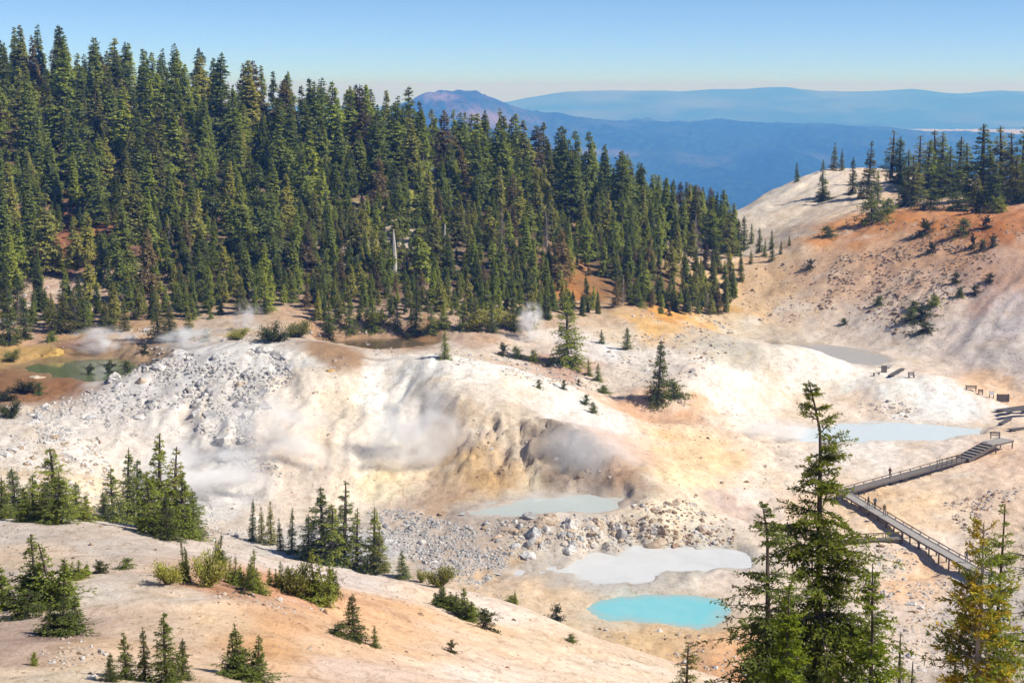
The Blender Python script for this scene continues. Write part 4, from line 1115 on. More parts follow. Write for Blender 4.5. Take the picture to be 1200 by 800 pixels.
def put_shrub(kind, u, v, wpx, hpx, label, group, j=None):
    x, y, z = px_place(u, v)
    w, h = wpx * y / FOC, hpx * y / FOC
    if y < 130: w, h = w * 1.22, h * 1.1
    elif x > 60: w, h = w * 1.5, h * 1.2
    me = SHRUB_P[kind][(j if j is not None else rnd.randrange(9)) % len(SHRUB_P[kind])]
    return plant('evergreen_shrub', me, (x, y, z - 0.03), w / SW[kind], rnd.uniform(0, 6.28), label, 'shrub', group, sz=h / SH[kind], stem='stems', leaf='foliage')

CL = 'slim green conifer in the tight clump on the pale terrace edge'
for u, v, t, k in ((122, 610, 574, 'wide'), (133, 612, 546, 'wide'), (150, 612, 521, 'spire'), (163, 614, 535, 'wide'), (188, 624, 501, 'spire'), (177, 626, 548, 'wide'), (205, 626, 517, 'spire'), (214, 630, 548, 'wide'), (228, 632, 568, 'wide'), (196, 632, 574, 'wide')):
    put_tree(k, u, v, t, CL, 'conifers of the terrace edge clump', widen=1.15)
CL = 'bushy dark conifer in the spreading clump beside the left rubble'
for u, v, t, k in ((64, 607, 520, 'wide'), (18, 606, 545, 'wide'), (40, 609, 552, 'wide'), (90, 608, 562, 'wide'), (2, 608, 556, 'wide'), (70, 612, 550, 'wide'), (54, 613, 566, 'wide'), (30, 612, 570, 'wide'), (102, 611, 578, 'wide')):
    put_tree(k, u, v, t, CL, 'conifers of the clump beside the rubble', widen=1.4)
CL = 'small narrow conifer in the row standing before the steaming white wall'
for u, v, t in ((296, 634, 582), (307, 637, 590), (318, 638, 583), (329, 645, 604), (342, 648, 592)):
    put_tree('spire', u, v, t, CL, 'row of small conifers before the wall', widen=0.8)
CL = 'mid green conifer in the group on the slope edge above the grey rocks'
for u, v, t, k in ((378, 655, 566, 'wide'), (402, 660, 558, 'open'), (362, 655, 598, 'wide'), (390, 662, 586, 'wide'), (418, 668, 592, 'spire'), (437, 670, 590, 'spire'), (446, 672, 612, 'spire'), (472, 678, 644, 'wide')):
    put_tree(k, u, v, t, CL, 'conifers above the grey rocks', widen=1.12)
put_shrub('round', 517, 688, 34, 32, 'rounded dark conifer bush on the slope edge above the rocks', None, 0)
put_shrub('round', 493, 682, 12, 20, 'tiny round bush on the slope edge beside a bigger bush', None, 0)
put_tree('spire', 604, 708, 690, 'tiny conifer seedling at the slope edge near the grey mud', None)
# terrace shrubs with leaders
put_shrub('leaders', 44, 712, 112, 88, 'large dark shrubby conifer with several upright leaders on the terrace', None, 1)
put_shrub('low', 28, 726, 70, 30, 'low dark green shrub spreading below the many-topped conifer', None, 2)
put_shrub('leaders', 74, 742, 78, 52, 'spreading dark green dwarf conifer beside pale tumbled stones', None, 0)
CL = 'low green dwarf conifer in the strip across the middle of the terrace'
for u, v, w, h, k in ((92, 677, 40, 22, 'leaders'), (118, 672, 34, 14, 'low'), (146, 668, 34, 12, 'low')):
    put_shrub(k, u, v, w, h, CL, 'dwarf conifers across the terrace')
CL = 'bushy olive green dwarf conifer in the line across the cream slope'
for u, v, w, h, k in ((196, 685, 34, 34, 'round'), (216, 682, 24, 54, 'leaders'), (245, 688, 40, 50, 'round'), (276, 686, 32, 34, 'leaders'), (299, 695, 36, 54, 'leaders'), (286, 696, 34, 24, 'low'), (330, 690, 36, 34, 'leaders'), (368, 706, 56, 64, 'leaders'), (348, 698, 40, 44, 'round'), (390, 700, 30, 30, 'low'), (258, 662, 24, 40, 'leaders')):
    lb = {'round': 'rounded', 'leaders': 'many-topped', 'low': 'flat'}[k] + ' olive green dwarf conifer in the line across the cream slope'
    put_shrub(k, u, v, w, h, lb, 'cream slope: ' + lb)
put_tree('wide', 414, 750, 692, 'pointed green dwarf conifer standing on the orange slope', None, 1)
put_shrub('low', 396, 745, 40, 16, 'low green skirt of shrub beside the pointed dwarf conifer', None, 2)
put_tree('wide', 439, 760, 733, 'small pointed conifer below a bigger one on the orange slope', None, 0)
CL = 'dark conifer sapling in the clump at the bottom of the cream mound'
for u, v, t, k in ((148, 796, 736, 'wide'), (170, 798, 728, 'spire'), (194, 800, 710, 'wide'), (214, 798, 744, 'wide'), (130, 800, 762, 'wide')):
    put_tree(k, u, v, t, CL, 'saplings at the bottom of the mound')
put_shrub('leaders', 280, 794, 70, 66, 'lone three-pronged dwarf conifer on the orange mound', None, 0)
put_shrub('low', 288, 798, 78, 14, 'flat green mat of branches under the three-pronged dwarf conifer', None, 0)
CL = 'low spreading green dwarf conifer in the patch on the bare slope'
for u, v, w, h, k in ((520, 712, 44, 26, 'leaders'), (545, 724, 54, 36, 'leaders'), (570, 738, 40, 22, 'low')):
    put_shrub(k, u, v, w, h, CL, 'dwarf conifers in the bare slope patch')
CL = 'little rounded shrub alone on the bare cream slope'
for u, v, w, h in ((652, 726, 30, 18), (669, 752, 18, 9), (529, 765, 20, 14), (600, 706, 28, 9), (40, 782, 16, 16)):
    put_shrub('low', u, v, w, h, CL, 'little shrubs on the bare slope')

# middle distance
put_tree('wide', 664, 427, 343, 'large open pine with a spreading crown behind the white dome', None, 0, 'pine_tree', 0.95)
put_tree('wide', 771, 470, 396, 'gnarled dark pine leaning beside a low bush near the orange plain', None, 1, 'pine_tree', 0.8)
put_shrub('low', 790, 468, 46, 22, 'dense low bush at the foot of the gnarled dark pine', None, 2)
put_tree('wide', 521, 421, 386, 'conical green bush leaning on the rim of the white dome', None, 0, widen=0.9)
CL = 'small green sapling on the pale rocky bank behind the dome'
for u, v, t in ((735, 410, 382), (705, 403, 386), (690, 440, 420), (700, 446, 425)):
    put_tree('wide', u, v, t, CL, 'saplings on the rocky bank')
CL = 'small dark shrub on the stony flat behind the dome'
for u, v, w, h in ((631, 455, 14, 10), (660, 456, 14, 11), (678, 452, 10, 8), (707, 460, 26, 9), (686, 474, 18, 11), (695, 484, 18, 13), (590, 416, 24, 14), (606, 420, 26, 14), (625, 424, 22, 14), (645, 430, 22, 10), (478, 400, 18, 10)):
    put_shrub('low', u, v, w, h, CL, 'small shrubs behind the dome')
CL = 'small young conifer on the strand behind the green pond'
for u, v, t in ((75, 390, 332), (88, 390, 336), (99, 388, 346), (62, 384, 342), (10, 402, 334), (28, 396, 346), (186, 398, 346), (200, 400, 352), (146, 388, 352), (222, 398, 360)):
    put_tree('spire', u, v, t, CL, 'young conifers behind the pond', widen=1.3)
CL = 'young conifer at the forest foot behind the white dome'
for u, v, t in ((410, 388, 346), (437, 388, 350), (487, 390, 330), (466, 386, 352), (556, 388, 340), (576, 390, 352), (602, 388, 346), (622, 386, 332), (640, 374, 336), (542, 386, 352), (505, 390, 356), (385, 386, 350)):
    put_tree('wide' if t > 345 else 'spire', u, v, t, CL, 'young conifers behind the dome', widen=1.0)
CL = 'young conifer at the forest foot beside the rusty meadow'
for u, v, t in ((790, 362, 332), (815, 358, 312), (770, 356, 326), (836, 354, 320), (850, 354, 332), (746, 352, 326), (725, 346, 318), (860, 340, 312), (800, 352, 322), (868, 330, 300)):
    put_tree('wide' if t > 325 else 'spire', u, v, t, CL, 'young conifers beside the meadow', widen=1.0)
# bushes along the forest's foot
CL = 'green bush on the strand along the foot of the forest'
for u, v, w, h in ((150, 436, 30, 14), (45, 462, 26, 14), (14, 424, 26, 18), (170, 414, 20, 10), (60, 400, 26, 12), (30, 460, 30, 20), (12, 490, 30, 26), (5, 470, 30, 18), (128, 440, 40, 16), (105, 442, 30, 14), (320, 400, 40, 26), (350, 395, 40, 24), (385, 398, 30, 14), (440, 384, 40, 26), (280, 398, 30, 18), (130, 388, 40, 14), (20, 372, 26, 16), (560, 385, 40, 28), (590, 385, 36, 30), (520, 385, 36, 16), (765, 352, 40, 18), (780, 360, 30, 16), (820, 352, 40, 30), (845, 358, 28, 18), (745, 358, 30, 12), (200, 398, 30, 12), (240, 400, 24, 14)):
    lb = ('flat green bush ' if h < 18 else 'tall rounded green bush ') + ('beside the green pond' if u < 150 else 'behind the rubble hill crest' if u < 300 else 'beside the brown stream' if u < 530 else 'before the forest behind the white dome' if u < 700 else 'beside the rusty meadow')
    put_shrub('low' if h < 18 else 'round', u, v, w, h, lb, 'forest foot: ' + lb)

# right hill: trees on the knoll and shrubs on the orange ridge
CL = '%s dark conifer in the grove on the crest of the right hill'
for u, v, t, k in ((1044, 213, 154, 'open'), (1054, 214, 160, 'spire'), (1064, 222, 176, 'spire'), (1075, 218, 160, 'open'), (1086, 226, 165, 'spire'), (1094, 216, 153, 'spire'), (1104, 218, 156, 'spire'), (1112, 226, 172, 'spire'), (1122, 224, 160, 'spire'), (1132, 226, 168, 'spire'), (1148, 232, 146, 'spire'), (1164, 236, 196, 'wide'), (1173, 228, 148, 'spire'), (1184, 232, 156, 'spire'), (1197, 230, 150, 'spire'), (1069, 240, 182, 'spire'), (1145, 242, 204, 'spire'), (1190, 236, 184, 'spire'), (1208, 236, 160, 'spire'), (1158, 224, 172, 'spire'), (1100, 232, 190, 'wide')):
    lb = CL % (('towering ' if v - t > 66 else 'tall ' if v - t > 48 else 'short ') + {'spire': 'narrow', 'open': 'thin-crowned', 'wide': 'broad'}[k])
    put_tree(k, u, v, t, lb, 'crest grove: ' + lb, widen=1.55)
CL = 'thin lone conifer on the pale knoll of the right hill'
for u, v, t in ((964, 232, 187), (999, 228, 184), (1016, 232, 165), (1029, 238, 199), (1008, 232, 212)):
    put_tree('spire', u, v, t, CL, 'lone conifers on the knoll', widen=1.0)
for u, v, t in ((977, 200, 167), (986, 200, 174), (934, 213, 190), (1021, 238, 215)):
    put_tree('spire', u, v, t, 'small dark conifer at the far rim of the pale knoll', 'conifers at the rim of the knoll', widen=0.9)
CL = 'dark green shrub on the orange ridge of the right hill'
for u, v, w, h in ((1022, 262, 40, 22), (1062, 242, 26, 18), (1085, 275, 26, 14), (1128, 276, 24, 16), (1155, 268, 20, 12), (970, 278, 22, 10), (1150, 248, 26, 18), (1120, 246, 30, 16), (1090, 246, 30, 14), (1170, 248, 24, 14), (965, 236, 22, 10), (1040, 250, 26, 14)):
    put_shrub('low', u, v, w, h, CL, 'shrubs on the orange ridge')
CL = 'small green shrub on the stony flank of the right hill'
for u, v, w, h in ((950, 314, 14, 8), (1092, 296, 16, 10), (1140, 292, 12, 14), (1152, 292, 14, 9), (1163, 290, 12, 12), (1120, 332, 14, 10), (1142, 345, 16, 9), (1160, 330, 16, 8), (1125, 348, 12, 9), (1080, 374, 34, 14), (1068, 378, 20, 14), (1085, 390, 26, 10), (1072, 362, 18, 8), (1030, 358, 14, 9), (1095, 358, 18, 10), (990, 380, 12, 6)):
    put_shrub('low', u, v, w, h, CL, 'shrubs on the stony flank')
CL = 'small conifer in the scrub between the forest and the pale knoll'
for u, v, t in ((872, 292, 252), (880, 286, 262), (890, 296, 266), (904, 292, 268), (864, 300, 256), (905, 306, 284), (896, 300, 280), (915, 298, 282), (925, 288, 276), (853, 292, 258), (880, 310, 292), (868, 318, 296)):
    put_tree('spire', u, v, t, CL, 'small conifers beside the knoll')
# ------------------------------------------------------------------ boulders and stones
def ico(sub):
    t = (1 + 5 ** 0.5) / 2
    v = [(-1, t, 0), (1, t, 0), (-1, -t, 0), (1, -t, 0), (0, -1, t), (0, 1, t), (0, -1, -t), (0, 1, -t), (t, 0, -1), (t, 0, 1), (-t, 0, -1), (-t, 0, 1)]
    f = [(0, 11, 5), (0, 5, 1), (0, 1, 7), (0, 7, 10), (0, 10, 11), (1, 5, 9), (5, 11, 4), (11, 10, 2), (10, 7, 6), (7, 1, 8), (3, 9, 4), (3, 4, 2), (3, 2, 6), (3, 6, 8), (3, 8, 9), (4, 9, 5), (2, 4, 11), (6, 2, 10), (8, 6, 7), (9, 8, 1)]
    v = [np.array(p) / np.linalg.norm(p) for p in v]
    for _ in range(sub):
        cache, nf = {}, []
        def midp(a, b):
            k = (min(a, b), max(a, b))
            if k not in cache:
                m = v[a] + v[b]; v.append(m / np.linalg.norm(m)); cache[k] = len(v) - 1
            return cache[k]
        for a, b, c in f:
            ab, bc, ca = midp(a, b), midp(b, c), midp(c, a)
            nf += [(a, ab, ca), (b, bc, ab), (c, ca, bc), (ab, bc, ca)]
        f = nf
    return np.array(v), np.array(f)

def rock_shape(seed, sub=2, cuts=9):
    rng = np.random.default_rng(seed)
    v, f = ico(sub)
    for _ in range(cuts):
        n = unit(rng.normal(0, 1, 3)); d = rng.uniform(0.48, 0.82)
        k = v @ n
        v = np.where((k > d)[:, None], v - (k - d)[:, None] * n, v)
    v = v * (1 + 0.05 * rng.normal(0, 1, (len(v), 1)) * (sub > 1)) * np.array([1.0, rng.uniform(0.7, 1.0), rng.uniform(0.55, 0.85)])
    v /= np.abs(v[:, 0]).max()
    v[:, 2] -= v[:, 2].min() * 0.45 + 0.0
    v[:, 2] -= 0.38
    return v, f
ROCKS = [rock_shape(600 + i) for i in range(9)]
RMESH = {}
def rock_mesh(i, mat):
    if (i, mat) not in RMESH:
        me = mesh_np('boulder', *ROCKS[i]); me.materials.append(M[mat]); RMESH[(i, mat)] = me
    return RMESH[(i, mat)]

def many_on_ground(U, V_, ymin=30.0):
    dx = (U - 600) / FOC; dz = -(V_ - 400) / FOC
    cp, sp_ = math.cos(PITCH), math.sin(PITCH)
    dy, dzz = cp + dz * sp_, -sp_ + dz * cp
    ys = np.arange(ymin, 560, 1.0)
    out = np.zeros((len(U), 3))
    for i in range(0, len(U), 500):
        s = slice(i, i + 500)
        sx, sz_ = (dx[s] / dy[s])[:, None] * ys[None], (dzz[s] / dy[s])[:, None] * ys[None]
        g = ground(sx.ravel(), np.repeat(ys[None], len(sx), 0).ravel()).reshape(sx.shape)
        b = sz_ < g
        k = np.where(b.any(1), b.argmax(1), len(ys) - 1)
        out[s, 1] = ys[k] - rrng.uniform(0, 1, len(k)); out[s, 0] = (dx[s] / dy[s]) * out[s, 1]
    out[:, 2] = ground(out[:, 0], out[:, 1])
    return out

def in_poly(u, v, poly):
    return poly_sd(np.asarray(u, float), np.asarray(v, float), poly) > 0

# zone: outline in the photograph, boulders (count, min px, max px), stones (count, min px, max px), rock kinds, where it lies
ZONES = [
    ([(0, 612), (250, 640), (420, 676), (600, 712), (760, 772), (850, 800), (0, 800)], (0, 4, 5), (1500, 1.0, 2.6), ('rock_brown', 'rock_tan', 'rock_brown'), ''),
    ([(740, 500), (860, 430), (960, 480), (1190, 520), (1200, 620), (1000, 640), (860, 640), (760, 590)], (0, 4, 5), (1500, 0.9, 2.2), ('rock_brown', 'rock_tan', 'rock_grey'), ''),
    ([(120, 500), (420, 410), (560, 425), (720, 490), (740, 580), (480, 600), (200, 600)], (0, 4, 5), (1100, 0.9, 2.4), ('rock_brown', 'rock_tan', 'rock_grey'), ''),
    ([(860, 260), (1000, 270), (1200, 250), (1200, 440), (1060, 410), (870, 390)], (0, 4, 5), (1500, 0.9, 2.6), ('rock_brown', 'rock_brown', 'rock_tan'), ''),
    ([(870, 700), (1150, 660), (1200, 700), (1200, 800), (880, 800)], (0, 4, 5), (700, 1.0, 3), ('rock_brown', 'rock_tan', 'rock_white'), ''),
    ([(30, 482), (100, 458), (180, 420), (262, 408), (332, 410), (345, 440), (290, 500), (330, 555), (270, 545), (200, 475), (120, 505), (50, 520)], (110, 7, 28), (3200, 1.6, 6.5), ('rock_white', 'rock_white', 'rock_grey'), 'on the rubble hill beside the green pond'),
    ([(0, 505), (60, 520), (125, 505), (135, 600), (0, 600)], (42, 8, 22), (900, 2, 7), ('rock_white', 'rock_tan', 'rock_white'), 'on the rocky bench behind the shrubby clump'),
    ([(200, 570), (240, 560), (300, 610), (290, 645), (255, 640), (230, 620)], (22, 8, 18), (400, 2, 6), ('rock_white', 'rock_white'), 'at the foot of the steaming wall'),
    ([(430, 600), (470, 596), (560, 620), (600, 660), (560, 690), (500, 670), (450, 640)], (60, 5, 16), (3600, 1.6, 5.5), ('rock_grey', 'rock_grey', 'rock_white'), 'in the grey rock field'),
    ([(565, 612), (620, 604), (740, 606), (745, 640), (690, 648), (620, 655), (575, 650)], (50, 8, 28), (1000, 1.8, 6), ('rock_white', 'rock_tan', 'rock_grey'), 'on the bar between the steaming and milky pools'),
    ([(740, 590), (800, 585), (860, 612), (860, 640), (800, 640), (745, 636)], (34, 8, 20), (700, 2, 6), ('rock_tan', 'rock_white', 'rock_brown'), 'on the bank above the milky pool'),
    ([(980, 300), (1100, 280), (1170, 300), (1130, 340), (1060, 395), (1020, 380), (960, 360)], (58, 5, 12), (1900, 1.5, 5), ('rock_tan', 'rock_brown', 'rock_brown'), 'on the stony flank of the right hill'),
    ([(860, 320), (960, 300), (960, 370), (900, 385), (862, 352)], (14, 4, 9), (260, 1.4, 4), ('rock_tan', 'rock_brown'), 'on the tan slope beside the forest end'),
    ([(1010, 262), (1200, 250), (1200, 290), (1080, 285)], (16, 4, 10), (260, 1.4, 4), ('rock_brown', 'rock_tan'), 'on the orange ridge of the right hill'),
    ([(62, 742), (90, 738), (140, 770), (135, 795), (80, 792), (40, 775)], (20, 8, 22), (120, 3, 8), ('rock_white', 'rock_tan', 'rock_tan'), 'tumbled below the dark dwarf conifer'),
    ([(250, 690), (330, 700), (400, 706), (395, 722), (330, 715), (250, 700)], (16, 7, 18), (120, 2, 6), ('rock_tan', 'rock_brown', 'rock_white'), 'among the dwarf conifers of the cream slope'),
    ([(0, 610), (250, 622), (330, 660), (120, 676), (0, 668)], (9, 7, 15), (220, 1.5, 4), ('rock_tan', 'rock_brown'), 'on the pale terrace'),
    ([(200, 690), (560, 700), (760, 780), (600, 798), (300, 780), (150, 740)], (12, 6, 12), (260, 1.5, 4.5), ('rock_tan', 'rock_brown'), 'on the bare orange slope'),
    ([(420, 400), (540, 412), (640, 425), (720, 445), (700, 462), (600, 440), (520, 424), (440, 415)], (26, 5, 11), (500, 1.5, 5), ('rock_tan', 'rock_white', 'rock_grey'), 'on the stony flat behind the dome'),
    ([(690, 395), (760, 360), (850, 375), (870, 400), (820, 440), (760, 450), (700, 430)], (24, 5, 10), (700, 1.4, 4.5), ('rock_tan', 'rock_grey', 'rock_brown', 'rock_white'), 'on the orange bank below the rusty meadow'),
    ([(690, 735), (780, 740), (870, 748), (890, 790), (820, 792), (740, 760)], (18, 6, 15), (200, 2, 6), ('rock_tan', 'rock_brown', 'rock_white'), 'on the tan bank before the turquoise pool'),
    ([(1000, 640), (1080, 640), (1130, 700), (1110, 800), (1020, 800), (985, 700)], (30, 6, 17), (1400, 1.6, 6), ('rock_white', 'rock_tan', 'rock_white'), 'in the pale stony wash below the boardwalk'),
    ([(1105, 590), (1200, 568), (1200, 580), (1150, 605), (1165, 640), (1140, 640), (1120, 612)], (16, 5, 10), (420, 1.6, 5), ('rock_grey', 'rock_brown', 'rock_tan'), 'in the grey gully beside the boardwalk'),
    ([(1005, 474), (1040, 468), (1080, 480), (1070, 492), (1010, 492)], (14, 4, 8), (200, 1.4, 4), ('rock_grey', 'rock_white', 'rock_tan'), 'on the stony bank above the pale blue pool'),
    ([(20, 385), (180, 385), (330, 385), (400, 395), (330, 402), (180, 415), (60, 405)], (22, 5, 13), (260, 1.5, 5), ('rock_white', 'rock_tan'), 'on the strand between the pond and the forest'),
    ([(0, 330), (120, 320), (130, 365), (0, 375)], (14, 6, 15), (120, 2, 6), ('rock_white', 'rock_tan'), 'in the bare patch below the forest'),
    ([(540, 490), (740, 530), (740, 575), (640, 560), (560, 560)], (10, 5, 10), (200, 1.5, 4), ('rock_tan', 'rock_brown', 'rock_white'), 'on the crater wall'),
    ([(850, 470), (960, 560), (900, 600), (780, 580), (760, 500)], (8, 4, 8), (200, 1.2, 3.5), ('rock_tan', 'rock_brown'), 'on the orange plain'),
    ([(260, 420), (420, 410), (480, 560), (330, 580), (270, 500)], (12, 5, 12), (260, 1.3, 3.5), ('rock_white', 'rock_tan'), 'on the face of the white wall'),
    ([(450, 690), (540, 690), (640, 700), (560, 700)], (4, 4, 7), (120, 1.5, 4), ('rock_tan', 'rock_white'), 'along the slope edge above the grey mud'),
]
KIND = {'rock_white': 'pale', 'rock_grey': 'grey', 'rock_tan': 'tan', 'rock_brown': 'brown', 'rock_ochre': 'ochre'}
def put_boulder(x, y, z, w, mat, label, group, flat=1.0, i=None):
    o = bpy.data.objects.new('boulder', rock_mesh(rnd.randrange(9) if i is None else i, mat))
    col.objects.link(o)
    o.location = (x, y, z - 0.03 * w)
    o.scale = (w / 2, w / 2 * rnd.uniform(0.8, 1.1), w / 2 * rnd.uniform(0.8, 1.15) * flat)
    o.rotation_euler = (rnd.gauss(0, 0.15), rnd.gauss(0, 0.15), rnd.uniform(0, 6.28))
    return tag(o, label, 'boulder', group)

rrng = np.random.default_rng(77)
cand, stones = [], []
for poly, (nb, b0, b1), (ns, s0, s1), mats, where in ZONES:
    us = [p[0] for p in poly]; vs_ = [p[1] for p in poly]
    for n, lo, hi, big in ((nb, b0, b1, True), (ns, s0, s1, False)):
        m = n * 8 + 60
        uu = rrng.uniform(max(min(us), -5), min(max(us), 1205), m); vv = rrng.uniform(min(vs_), max(vs_), m)
        k = in_poly(uu, vv, poly)
        # stones lie in drifts, not evenly
        dr = fbm(uu / 22, vv / 12, 3, 401) + rrng.uniform(-0.3, 0.3, m)
        k &= dr > -0.12
        uu, vv = uu[k][:n], vv[k][:n]
        P3 = many_on_ground(uu, vv)
        pw = lo + (hi - lo) * rrng.uniform(0, 1, len(uu)) ** (2.8 if big else 2.2)
        for (x, y, z), p in zip(P3, pw):
            mt = mats[rrng.integers(len(mats))]
            (cand if big else stones).append((p, x, y, z, mt, where))
cand.sort(key=lambda q: -q[0])
for p, x, y, z, mt, where in cand[:282]:
    size = 'large' if p > 13 else 'medium' if p > 8.5 else 'small'
    lab = '%s %s boulder %s' % (size, KIND[mt], where)
    put_boulder(x, y, z, p * y / FOC, mt, lab, 'boulders: ' + lab)
stones += cand[282:]
SB = [rock_shape(650 + i, 0, 3) for i in range(6)] ; SM = [rock_shape(660 + i, 1, 5) for i in range(5)]
OV = np.array([(1, 0, 0), (-1, 0, 0), (0, 1, 0), (0, -1, 0), (0, 0, 0.7), (0, 0, -0.5)], float)
OF = np.array([(0, 2, 4), (2, 1, 4), (1, 3, 4), (3, 0, 4), (2, 0, 5), (1, 2, 5), (3, 1, 5), (0, 3, 5)])
SO = [(OV * rrng.uniform(0.6, 1.1, (6, 1)) + rrng.normal(0, 0.12, (6, 3)), OF) for i in range(6)]      # grit of a pixel or two
names = ['rock_white', 'rock_grey', 'rock_tan', 'rock_brown']
V, F, MI, n0 = [], [], [], 0
for p, x, y, z, mt, where in stones:
    v, f = (SM if p > 5.0 else SB if p > 2.9 else SO)[rnd.randrange(5)]
    a = rnd.uniform(0, 6.28); w = p * y / FOC / 2
    ca, sa = math.cos(a) * w, math.sin(a) * w
    V.append(np.stack([v[:, 0] * ca - v[:, 1] * sa + x, v[:, 0] * sa + v[:, 1] * ca + y, v[:, 2] * w * rnd.uniform(0.8, 1.2) + z - 0.02 * w], 1))
    F.append(f + n0); n0 += len(v); MI.append(np.full(len(f), names.index(mt)))
me = mesh_np('loose_stones', np.concatenate(V), np.concatenate(F))
for nme in names: me.materials.append(M[nme])
me.polygons.foreach_set('material_index', np.concatenate(MI).astype(np.int32))
tag(add('loose_stones', me), 'loose stones and rubble strewn over the bare ground', 'stones', kind='stuff')

for u, v, w, mt, flat, lab in (
        (248, 486, 30, 'rock_grey', 1.1, 'largest grey boulder on the rubble hill with a dark shaded side'),
        (232, 482, 18, 'rock_grey', 1.0, 'dark grey boulder leaning against the largest boulder of the rubble hill'),
        (290, 440, 18, 'rock_grey', 0.9, 'bluish grey boulder near the top of the rubble hill'),
        (293, 525, 22, 'rock_tan', 1.2, 'tan upright boulder on the steaming wall'),
        (155, 510, 16, 'rock_white', 1.0, 'round white boulder alone in the steam on the rubble hill'),
        (212, 414, 24, 'rock_white', 1.0, 'white boulder on the crest of the rubble hill'),
        (168, 446, 26, 'rock_tan', 0.8, 'flat pale boulder at the pond side of the rubble hill'),
        (52, 414, 52, 'rock_ochre', 0.7, 'long ochre yellow rock ledge beside the green pond'),
        (44, 442, 26, 'rock_tan', 0.5, 'long pale boulder lying in the red mud by the pond'),
        (6, 380, 26, 'rock_white', 1.6, 'tall pale outcrop at the pond behind the green bush'),
        (387, 434, 20, 'rock_ochre', 0.9, 'ochre boulder on the top of the white wall'),
        (60, 512, 24, 'rock_tan', 0.9, 'brown sided boulder among the rubble below the pond'),
        (620, 650, 26, 'rock_white', 1.2, 'big upright white boulder at the shore of the milky pool'),
        (636, 642, 18, 'rock_white', 1.1, 'rounded white boulder beside the big upright one at the milky pool'),
        (667, 616, 22, 'rock_white', 0.8, 'pale capped boulder between the two pools'),
        (668, 645, 30, 'rock_white', 0.7, 'long flat pale boulder on the milky pool shore'),
        (768, 636, 34, 'rock_tan', 0.9, 'broad tan boulder on the bank above the milky pool'),
        (519, 603, 18, 'rock_brown', 0.9, 'dark brown boulder below the white slope by the steaming pool'),
        (118, 618, 9, 'rock_brown', 1.2, 'small upright brown stone on the terrace beside the slim conifers'),
        (176, 668, 24, 'rock_tan', 0.7, 'rounded tan boulder beside the olive dwarf conifer'),
        (1032, 640, 16, 'rock_brown', 0.8, 'rusty brown boulder below the boardwalk trestle'),
        (1072, 718, 18, 'rock_brown', 1.0, 'brown boulder in the hollow below the boardwalk')):
    x, y, z = on_ground(u, v)
    put_boulder(x, y, z - 0.05 * w * y / FOC, w * y / FOC, mt, lab, None, flat)

# fallen bleached logs
def log(u0, v0, u1, v1, r, lab):
    a, b = np.array(on_ground(u0, v0)), np.array(on_ground(u1, v1))
    a[2] += r * 0.6; b[2] += r * 0.6
    g = Geo(); t = np.linspace(0, 1, 6)[:, None]
    pts = a + (b - a) * t
    pts[1:-1, 2] = np.maximum(pts[1:-1, 2], ground(pts[1:-1, 0], pts[1:-1, 1]) + r * 0.3)
    org = pts[0].copy()
    g.tube(pts - org, np.linspace(r, r * 0.5, 6), 6)
    me = g.mesh('log', False); me.materials.append(M['snag'])
    tag(add('fallen_log', me, loc=tuple(org)), lab, 'log')
log(26, 362, 72, 350, 0.22, 'bleached fallen log across the bare patch below the forest')
log(92, 330, 130, 318, 0.2, 'pale fallen log at the edge of the reddish clearing')
log(428, 392, 437, 378, 0.18, 'short leaning dead log beside the brown stream')
log(742, 452, 772, 440, 0.15, 'grey dead branch wood beside the gnarled pine')
# ------------------------------------------------------------------ timber
def wood(name, a, b, scale=1.0):
    m, nt, out = nodes_of(name)
    tc = nd(nt, 'ShaderNodeTexCoord')
    mp = nd(nt, 'ShaderNodeMapping'); mp.inputs['Scale'].default_value = (1.5 * scale, 9 * scale, 9 * scale)
    n = nd(nt, 'ShaderNodeTexNoise', i_Scale=1.6, i_Detail=5.0)
    nt.links.new(tc.outputs['Object'], mp.inputs[0]); nt.links.new(mp.outputs[0], n.inputs['Vector'])
    p = nd(nt, 'ShaderNodeBsdfPrincipled', i_Roughness=0.85)
    nt.links.new(ramp(nt, n.outputs['Fac'], [(0.3, a), (0.7, b)]), p.inputs['Base Color'])
    nt.links.new(p.outputs[0], out.inputs[0])
    return m
M['deck'] = wood('weathered_deck', (0.24, 0.215, 0.19), (0.52, 0.48, 0.44))
M['dark_deck'] = wood('brown_deck', (0.13, 0.11, 0.095), (0.30, 0.265, 0.235))
M['timber'] = wood('dark_timber', (0.075, 0.06, 0.05), (0.17, 0.14, 0.12))
M['board'] = wood('grey_board', (0.06, 0.055, 0.055), (0.13, 0.115, 0.11))
M['white_sign'] = wood('white_panel', (0.66, 0.66, 0.66), (0.78, 0.78, 0.78))

def box_pts(lo, hi):
    return np.array([(x, y, z) for x in (lo[0], hi[0]) for y in (lo[1], hi[1]) for z in (lo[2], hi[2])], float)
BOXF = np.array([(0, 1, 3, 2), (4, 6, 7, 5), (0, 4, 5, 1), (2, 3, 7, 6), (0, 2, 6, 4), (1, 5, 7, 3)])
def beam_pts(a, b, w, h, upv=(0, 0, 1)):
    a, b = np.array(a, float), np.array(b, float)
    d = unit(b - a); s = unit(np.cross(d, np.array(upv, float))); u = np.cross(s, d)
    return np.array([p + s * i * w / 2 + u * k * h / 2 for p in (a, b) for i in (-1, 1) for k in (-1, 1)])
def boxes(name, plist, mat, parent, kind=None):
    V = np.concatenate(plist); F = np.concatenate([BOXF + 8 * i for i in range(len(plist))])
    me = mesh_np(name, V, F); me.materials.append(M[mat])
    o = bpy.data.objects.new(name, me); col.objects.link(o); o.parent = parent
    if kind: o['kind'] = kind
    return o

